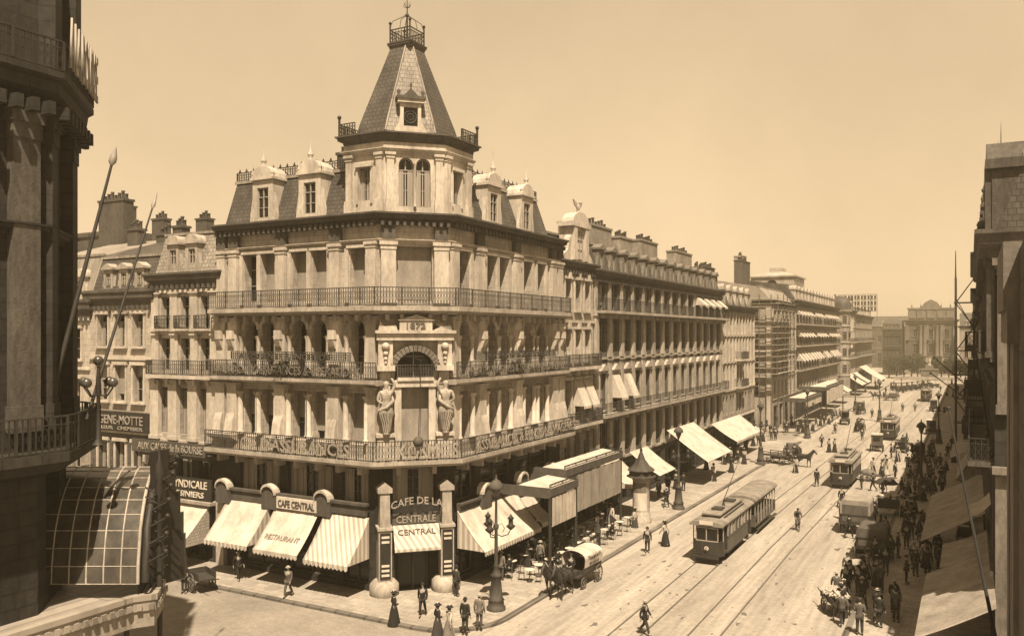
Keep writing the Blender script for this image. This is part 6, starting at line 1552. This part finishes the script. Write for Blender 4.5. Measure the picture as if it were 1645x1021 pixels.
def column(label,px,py):
    x,y=G(px,py,.14); t=thing('advertising_column',label,'advertising column',(x,y,.14))
    m=MB(); m.lathe([(.82,0),(.82,.25),(.74,.35),(.74,.7),(.68,.8),(.66,.9),(.66,3.3),(.72,3.4),(.72,3.6)],0,0,0,20); b=m.build('drum',S2p,t)
    m=MB()
    for a0,a1,z0,z1 in((200,330,1.0,2.4),(205,325,2.5,3.2),(20,150,1.1,2.9)):
        n=8; vs=[((.675)*math.cos(R(a0+(a1-a0)*k/n)),.675*math.sin(R(a0+(a1-a0)*k/n)),z) for z in(z0,z1) for k in range(n+1)]
        q=MB(); q.add(vs,[(k,k+1,k+n+2,k+n+1) for k in range(n)],True); q.build('poster',WHITEP if z0<1.05 else C5,b)
    m=MB(); m.prismz([(1.15*math.cos(R(22.5+45*k)),1.15*math.sin(R(22.5+45*k))) for k in range(8)],3.6,3.72); m.prismz([(.95*math.cos(R(22.5+45*k)),.95*math.sin(R(22.5+45*k))) for k in range(8)],3.72,4.15); m.build('cornice',SIGNB,t)
    m=MB(); m.lathe([(1.15,4.15),(.7,4.5),(.35,5.0),(.14,5.5),(.1,5.6)],0,0,0,8,sm=False); rf=m.build('roof',IRONL,t)
    m=MB(); m.lathe([(.08,5.6),(.14,5.75),(.05,5.9),(.01,6.3)],0,0,0,8); m.build('finial',IRON,rf)
column('round advertising column with conical zinc roof and posters, beside the cafe terrace',1030,838)
# small news kiosk top near the far corner
x,y=G(1227,726,.14)
# terrace canopies of the cafe: box-like glass roofs with hanging white curtains
def terrace(label,y0,y1,z1,out,panelm,ztop):
    t=thing('terrace_canopy',label,'canopy',(-27,y0,0),PI/2); L=y1-y0
    m=MB(); m.slab([(0,-out,ztop),(L,-out,ztop),(L,-out*.45,ztop+.2),(0,-out*.45,ztop+.2)],.08); r_=m.build('roof',CLOTH,t)
    m=MB(); m.box(-.05,L+.05,-out-.08,-out,ztop-.4,ztop+.1); m.box(-.06,0,-out,-.3,ztop-.5,ztop+.15); m.box(L,L+.06,-out,-.3,ztop-.5,ztop+.15); m.build('fascia',SIGNB,t)
    m=MB(); railing(m,[(0,-out),(L,-out)],ztop+.1,.28,.2,.014,False); m.build('cresting',IRON,t)
    m=MB()
    for x in(.1,L-.1): m.tube([(x,-out+.05,.14),(x,-out+.05,ztop)],.11,8)
    m.build('post',IRON,t)
    m=MB(); n=14
    for k in range(n):
        a=.25+(L-.5)*k/n;b=.25+(L-.5)*(k+1)/n; yy=-out-.05+(.03 if k%2 else 0); m.box(a,b,yy,yy+.015,z1,ztop-.5)
    m.box(.2,L-.2,-out-.0,-out+.015,z1-.02,z1+.03)
    m.build('curtain',panelm,t)
    return t
terrace('lower square terrace canopy with a white hanging curtain beside the broad awning',46.8,50.9,3.0,4.0,CLOTH,5.3)
tr2=terrace('taller glazed terrace canopy with ribbed panel walls, right of the lower one',51.1,61.6,2.7,3.0,BLIND,5.8)
awning('plain canvas awning sagging between the broad awning and the square terrace canopy',-27+.4,49.1,PI/2,0,1.7,4.4,2.6,1.9)
m=MB(); m.box(.2,2.2,-5.3,-5.25,.3,1.1)
# cafe chairs and tables under the canopies
def cafe_table():
    t=thing('cafe_table','t','table'); m=MB(); m.lathe([(.32,.72),(.33,.75)],0,0,0,14); m.build('table_top',WHITEP,t); m=MB(); m.lathe([(.2,0),(.03,.05),(.03,.72)],0,0,0,8); m.build('leg',IRON,t); return t
def cafe_chair():
    t=thing('cafe_chair','t','chair'); m=MB(); m.lathe([(.2,.44),(.2,.47)],0,0,0,12); m.build('seat',WOODM,t)
    m=MB(); m.tube([(-.17,.17,.45),(-.17,.2,.85),(0,.22,.95),(.17,.2,.85),(.17,.17,.45)],.014,5); m.build('backrest',WOODM,t)
    for a in(-1,1):
        for b in(-1,1): m=MB(); m.tube([(a*.14,b*.14,.45),(a*.18,b*.18,0)],.014,5); m.build('leg',WOODM,t)
    return t
ct=cafe_table(); cc_=cafe_chair(); first=True
for i in range(12):
    for j in range(2):
        x=-25.2+j*1.9; y=44.5+i*1.5+rnd.uniform(-.2,.2)
        if first: a,b=ct,cc_
        else: a,b=dup(ct),dup(cc_)
        a.location=(x,y,.14); tag(a,'small white-topped table on the shaded cafe terrace along the boulevard','table','cafe terrace tables')
        b.location=(x+.55,y+.1,.14); b.rotation_euler=(0,0,-PI/2+rnd.uniform(-.5,.5)); tag(b,'bentwood chair on the shaded cafe terrace along the boulevard','chair','cafe terrace chairs')
        c=dup(cc_); c.location=(x-.55,y,.14); c.rotation_euler=(0,0,PI/2+rnd.uniform(-.5,.5)); tag(c,'bentwood chair on the shaded cafe terrace along the boulevard','chair','cafe terrace chairs'); first=False
        if (i+j)%3==0: person(['sit','sw'][i%2],x+.55,y+.1,-PI/2,'person seated at a table on the shaded cafe terrace',z=-.28+.14,group='people seated on the cafe terrace')
for i,(px_,label) in enumerate(((.0,'low lettered terrace screen behind the covered wagon'),)):
    t=thing('terrace_screen',label,'screen',(-22.9,50.6,.14),PI/2); m=MB(); m.box(0,3.6,-.03,.03,.15,.95); m.build('panel',SIGNK,t); m=MB(); [m.box(a-.03,a+.03,-.2,.2,0,1.05) for a in(.0,3.6)]; m.build('foot',IRON,t); text('sign_letters','A LA BOURSE',.34,WHITEP,t,1.8,-.045,.38,0,width=2.9,ext=.008)
# more awnings down the boulevard
awning('white awning just beyond the tall glazed terrace canopy',-26.6,63.6,PI/2,0,3.6,4.7,2.6,2.6,scallop=False,sides=[.02])
awning('small white awning over the shop behind the advertising column',-26.6,70.2,PI/2,0,4.6,4.6,2.7,2.8,scallop=False)
awning('very large white awning jutting steeply over the pavement in mid street',-26.6,80.6,PI/2,0,9.2,5.5,2.6,4.2,scallop=False,sag=.05)
awning('long low white awning before the second side street',-26.6,97.0,PI/2,0,13.5,4.6,2.7,3.0)
t=terrace('far flat terrace canopy with pale edge, beyond the scaffolded corner',136,152,3.6,4.5,CLOTH,5.0)
t=terrace('second far terrace canopy with long white curtain beside the hotel with awnings',154,176,3.0,5.0,CLOTH,5.8)
for i,(a,b) in enumerate(((180,188),(192,199),(219,229),(232,240),(246,262))):
    awning(['short white awning after the far terrace canopies','white awning near the turret house corner','white awning under the turret house','broad white awning just past the turret house','largest far white awning near the square'][i],-26.6,a,PI/2,0,b-a,5.2 if i<4 else 6.4,2.8,3.6 if i<4 else 5.5,scallop=False)
# awnings on the shaded right side (facing -X)
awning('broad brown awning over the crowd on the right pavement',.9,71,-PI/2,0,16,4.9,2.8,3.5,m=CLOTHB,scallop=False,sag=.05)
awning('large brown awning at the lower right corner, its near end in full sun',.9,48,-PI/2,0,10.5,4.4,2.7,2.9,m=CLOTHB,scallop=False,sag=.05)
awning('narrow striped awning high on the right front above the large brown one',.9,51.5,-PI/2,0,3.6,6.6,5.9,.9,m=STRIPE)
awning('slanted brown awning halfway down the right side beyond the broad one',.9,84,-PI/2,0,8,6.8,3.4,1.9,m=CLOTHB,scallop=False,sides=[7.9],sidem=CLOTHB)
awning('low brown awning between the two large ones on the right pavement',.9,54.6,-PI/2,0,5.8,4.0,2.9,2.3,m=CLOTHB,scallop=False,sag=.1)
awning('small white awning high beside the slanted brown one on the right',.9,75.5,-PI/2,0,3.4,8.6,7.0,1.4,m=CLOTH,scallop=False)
for i in range(9):
    yy=58+i*4.6; o=thing('market_stall','low stall of crates and cloth against the shaded right-hand shop fronts','stall',(-.4,yy,.14),0,'stalls along the right shop fronts')
    m=MB(); m.box(-.5,.5,-1.1,1.1,.75,.82); [m.box(a-.04,a+.04,b-.04,b+.04,0,.75) for a in(-.4,.4) for b in(-1,1)]; m.build('table_top',WOODM,o)
    m=MB(); [m.box(-.4,.4,-1.0+k*.7,-.45+k*.7,.82,1.0+.12*((k+i)%3)) for k in range(3)]; m.build('goods',[C4,C5,C3][i%3],o)
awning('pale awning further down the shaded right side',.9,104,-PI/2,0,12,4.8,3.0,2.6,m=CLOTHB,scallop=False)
# poles on the right
for lab,a,b,r in (('long thin dark pole leaning out from the near building at the right',(.42,14.9,9.9),(-.42,20.6,13.4),.032),
    ('dark pole rising from the right-hand corner building',(1.0,45,8.4),(.25,47,14.2),.035),
    ('longer flagpole slanting out over the boulevard from the right houses, the upper one',(.9,92,9.0),(-3.0,88,12.9),.07),
    ('longer flagpole slanting out over the boulevard from the right houses, the lower one',(.9,90,8.0),(-3.2,86,11.5),.07),
    ('flagpole with knob high on the right-hand houses beside the timber tower',(.9,100,14.5),(-1.2,98,18.6),.06)):
    t=thing('flagpole',lab,'flagpole',a); v=Vector(b)-Vector(a); m=MB(); m.tube([(0,0,0),tuple(v)],[r,r*.6],8); m.build('pole',C1,t); m=MB(); m.ball(tuple(v),r*1.7,8); m.build('knob',IRON,t)
# hanging ball lamp before the chamfer
x,y,z=-28.45+.95,39.95-.95,8.95
t=thing('hanging_lamp','dark round ball lamp hanging on a thin rod before the first-floor balcony','lamp',(x,y,z))
m=MB(); m.ball((0,0,0),.3,14); m.build('ball',SIGNB,t); m=MB(); m.tube([(0,0,.3),(.12,.12,4.6)],.02,5); m.tube([(0,0,-.3),(0,0,-1.0)],.02,5); m.build('rod',IRON,t)
m=MB(); m.tube([(.12,.12,4.6),(-.8,.8,4.7)],.03,5); m.build('bracket',IRON,t)
# caryatids of the portal
def caryatid(xl,s):
    p=MB(OC[0],OC[1],AC).P((xl,-.62,9.35)); N=[(0,0,0,(.26,.24)),(0,0,.6,(.24,.22)),(0.02*s,0,1.3,(.3,.26)),(0,0,1.75,(.24,.2)),(0,-.02,2.25,(.3,.22)),(0,0,2.55,.1),(0,-.03,2.78,(.16,.18)),(0,0,2.95,.13),
      (.36,0,2.4,.12),(.5,-.08,2.85 if s>0 else 1.95,.09),(.28,-.02,3.2 if s>0 else 1.75,.07),(-.36,0,2.4,.12),(-.5,-.08,1.95 if s>0 else 2.85,.09),(-.28,-.25 if s>0 else -.02,1.75 if s>0 else 3.2,.07)]
    o=skin_mesh('caryatid_statue',N,[(0,1),(1,2),(2,3),(3,4),(4,5),(5,6),(6,7),(4,8),(8,9),(9,10),(4,11),(11,12),(12,13)],STAT,1,cb,4)
    o.location=p; o.rotation_euler=(0,0,AC)
    m=MB(); m.lathe([(.2,0),(.22,.5),(.36,1.05),(.44,1.3),(.36,1.55),(.3,1.85)],0,-.02,.0,14,sy=.85)
    for k in range(7): a=R(200+k*23); m.tube([(.42*math.cos(a),.36*math.sin(a),1.25),(.3*math.cos(a+.3*s),.3*math.sin(a+.3*s),.75),(.24*math.cos(a+.5*s),.22*math.sin(a+.5*s),.15)],[.06,.05,.02],5)
    m.tube([(-.42*s,-.1,1.35),(0,-.4,1.55),(.4*s,-.15,1.9),(.3*s,.1,2.3)],[.09,.12,.11,.07],6)
    m.ball((0,.02,2.85),.19,10); m.build('drapery',STAT,o)
caryatid(.32,1); caryatid(3.78,-1)
# big plants on the second-floor balcony and window shrubs
def shrub(label,x,y,z,r,n=260,cat='plant',grp=None):
    t=thing('balcony_plant',label,cat,(x,y,z),0,grp); rr_=random.Random(int(x*37+y*11)); m=MB()
    for k in range(n):
        a=rr_.uniform(0,2*PI); e=rr_.uniform(-.2,1.3); d=r*rr_.uniform(.5,1); p=Vector((d*math.cos(a)*math.cos(e),d*math.sin(a)*math.cos(e),.35+d*math.sin(e))); q=r*.16
        u=Vector((rr_.uniform(-1,1),rr_.uniform(-1,1),rr_.uniform(-1,1)))*q; v=Vector((rr_.uniform(-1,1),rr_.uniform(-1,1),rr_.uniform(-1,1)))*q; m.add([tuple(p-u),tuple(p+v*.6),tuple(p+u),tuple(p-v*.6)],[(0,1,2,3)])
    m.build('leaves',LEAF,t); m=MB(); m.lathe([(.16,0),(.22,.3),(.24,.35)],0,0,0,10); m.build('pot',POT,t)
for i,xx in enumerate((5.0,6.2,7.4)):
    p=MB(-42.9,38.5,0).P((xx,-.5,12.4)); shrub(['leafy plant on the second-floor balcony, left of three','tallest leafy plant, middle of three on the second-floor balcony','leafy plant on the second-floor balcony, right of three'][i],*p,(.45,.75,.5)[i])
p=MB(-27,41.4,PI/2).P((7.4,-.5,12.4)); shrub('leafy plant on the second-floor balcony facing the boulevard',*p,.6)
for i,yy in enumerate((57.5,59.3,61.3,64.4,66.0)): shrub('green plant in a row above the shop fronts past the corner building',-26.8,yy,4.9,.5,grp='plants above the shop fronts')
# trees of the far square
def tree(label,x,y,h,r,seed,group):
    t=thing('square_tree',label,'tree',(x,y,0),0,group); q=random.Random(seed)
    m=MB(); m.tube([(0,0,0),(.1,0,h*.35),(0,.1,h*.6)],[.25,.18,.08],7)
    for k in range(5): a=q.uniform(0,6.28); m.tube([(.08,0,h*.35),(r*.5*math.cos(a),r*.5*math.sin(a),h*.65)],[.12,.03],5)
    m.build('trunk',BARK,t); m=MB(); cl=[(q.uniform(-.7,.7)*r,q.uniform(-.7,.7)*r,h*.6+q.uniform(-.25,.35)*h*.7,q.uniform(.3,.5)*r) for _ in range(11)]
    for k in range(1500):
        c=cl[q.randrange(11)]; d=Vector((q.gauss(0,1),q.gauss(0,1),q.gauss(0,1))).normalized()*c[3]*q.uniform(.6,1.1); p=Vector(c[:3])+d; s=.22
        u=Vector((q.uniform(-1,1),q.uniform(-1,1),q.uniform(-1,1)))*s; v=Vector((q.uniform(-1,1),q.uniform(-1,1),q.uniform(-1,1)))*s; m.add([tuple(p-u),tuple(p+v),tuple(p+u),tuple(p-v)],[(0,1,2,3)])
    m.build('crown',LEAF,t)
for i,(px,Y,h,r) in enumerate(((1428,318,7.5,3.4),(1440,322,8.5,3.8),(1452,318,8,3.6),(1464,322,9,4),(1474,318,8,3.4),(1512,320,8,3.4),(1524,318,8.5,3.8),(1534,322,7,3.4),(1543,318,6.5,3))):
    tree('bushy tree in the clipped row before the grand hotel, '+['leftmost','second from the left','third from the left','fourth from the left','left of the monument','right of the monument','third from the right','second from the right','rightmost'][i],face(px,Y),Y,h,r,i,'trees of the far square')
# monument of the square
x=face(1493,312); t=thing('monument','pale stone fountain monument with stepped base between the trees of the square','monument',(x,312,0))
m=MB(); m.box(-4.5,4.5,-3,3,0,.8); m.box(-3.2,3.2,-2,2,.8,4.2); m.box(-3.5,3.5,-2.3,2.3,4.2,4.7); m.box(-1.6,1.6,-1.2,1.2,4.7,6.2,.2,.2); m.build('pedestal',S3p,t); t.scale=(.8,.8,.8)
m=MB(); m.lathe([(.8,6.2),(.5,6.8),(.55,7.6),(.7,8.2),(.3,8.7),(.35,9.0),(.25,9.4)],0,0,0,10); m.build('statue',STAT,t)
m=MB(); m.lathe([(.3,0),(.9,.3),(1.0,.5)],-2.3,-3.6,.8,12); m.lathe([(.3,0),(.9,.3),(1.0,.5)],2.3,-3.6,.8,12); m.build('basin',S2p,t)
# low parapet of the square
t=tag(MB().build('x',S2p),'x','x') if 0 else None
m=MB(); xa_,xb_=face(1436,308),face(1545,308); m.box(xa_,xb_,307.7,308.3,0,1.2); o=m.build('low_wall',S2p); tag(o,'low pale parapet running across the far square below the trees','wall')
# air
hz=MB(); hz.box(-140,90,-45,460,-3,45)
o=hz.build('haze',WHITEP); o['kind']='stuff'
hm=bpy.data.materials.new('haze'); hm.use_nodes=True; nt=hm.node_tree; nt.nodes.remove(nt.nodes['Principled BSDF']); pv=nt.nodes.new('ShaderNodeVolumePrincipled'); pv.inputs['Color'].default_value=(.95,.85,.62,1); pv.inputs['Density'].default_value=HAZE; pv.inputs['Anisotropy'].default_value=.3
nt.links.new(pv.outputs[0],nt.nodes['Material Output'].inputs['Volume']); o.data.materials.clear(); o.data.materials.append(hm)
# ---------------------------------------------------------------- camera, light, sky
cam=bpy.data.cameras.new('camera'); co=bpy.data.objects.new('camera',cam); col.objects.link(co)
co.location=(0,0,CAMH); co.rotation_euler=(PI/2,0,THETA)
cam.sensor_width=36; cam.lens=36*1340/1645.0; cam.shift_y=(538-510.5)/1645.0; cam.shift_x=(822.5-822)/1645.0
cam.clip_start=.1; cam.clip_end=3000
scene.camera=co
SE=R(60); sd=Vector((.59*math.cos(SE),-.81*math.cos(SE),math.sin(SE))).normalized()
sl=bpy.data.lights.new('sun','SUN'); sl.energy=SUN_E; sl.angle=R(.55); sl.color=(1,.83,.61)
so=bpy.data.objects.new('sun',sl); col.objects.link(so); so.rotation_euler=sd.to_track_quat('Z','Y').to_euler(); so.location=(0,0,60)
w=bpy.data.worlds.new('World'); scene.world=w; w.use_nodes=True; nt=w.node_tree; N=nt.nodes; L=nt.links
bg=N['Background']; sk=N.new('ShaderNodeTexSky'); sk.sky_type='NISHITA'; sk.sun_disc=False; sk.sun_elevation=SE; sk.sun_rotation=math.atan2(.59,-.81)
sk.dust_density=1.0
bw=N.new('ShaderNodeRGBToBW'); L.new(sk.outputs[0],bw.inputs[0])
pw=N.new('ShaderNodeMath'); pw.operation='POWER'; pw.inputs[1].default_value=.22; L.new(bw.outputs[0],pw.inputs[0])
vm=N.new('ShaderNodeVectorMath'); vm.operation='SCALE'; vm.inputs[0].default_value=(5.2,3.83,2.31); L.new(pw.outputs[0],vm.inputs['Scale'])
tcw=N.new('ShaderNodeTexCoord'); nz=N.new('ShaderNodeTexNoise'); nz.inputs['Scale'].default_value=3.0; nz.inputs['Detail'].default_value=8; nz.inputs['Roughness'].default_value=.62
L.new(tcw.outputs['Generated'],nz.inputs['Vector']); mrw=N.new('ShaderNodeMapRange'); mrw.inputs['From Min'].default_value=.3; mrw.inputs['From Max'].default_value=.7; mrw.inputs['To Min'].default_value=.91; mrw.inputs['To Max'].default_value=1.07
L.new(nz.outputs['Fac'],mrw.inputs['Value']); mm=N.new('ShaderNodeMath'); mm.operation='MULTIPLY'; L.new(pw.outputs[0],mm.inputs[0]); L.new(mrw.outputs[0],mm.inputs[1]); sxw=N.new('ShaderNodeSeparateXYZ'); L.new(tcw.outputs['Generated'],sxw.inputs[0]); mz=N.new('ShaderNodeMapRange'); mz.inputs['From Min'].default_value=0; mz.inputs['From Max'].default_value=.42; mz.inputs['To Min'].default_value=1.1; mz.inputs['To Max'].default_value=.96
L.new(sxw.outputs['Z'],mz.inputs['Value']); m5=N.new('ShaderNodeMath'); m5.operation='MULTIPLY'; L.new(mm.outputs[0],m5.inputs[0]); L.new(mz.outputs[0],m5.inputs[1]); L.new(m5.outputs[0],vm.inputs['Scale'])
L.new(vm.outputs[0],bg.inputs['Color']); bg.inputs['Strength'].default_value=SKY_S
vs=scene.view_settings; vs.view_transform='Standard'; vs.look='None'; vs.gamma=1; vs.exposure=EXPO; vs.use_curve_mapping=False
scene.cycles.max_bounces=6
for o in scene.objects:
    if 'label' in o:
        n=len(o['label'].split())
        if n>16 or n<4: print('LABEL',n,o['label'])
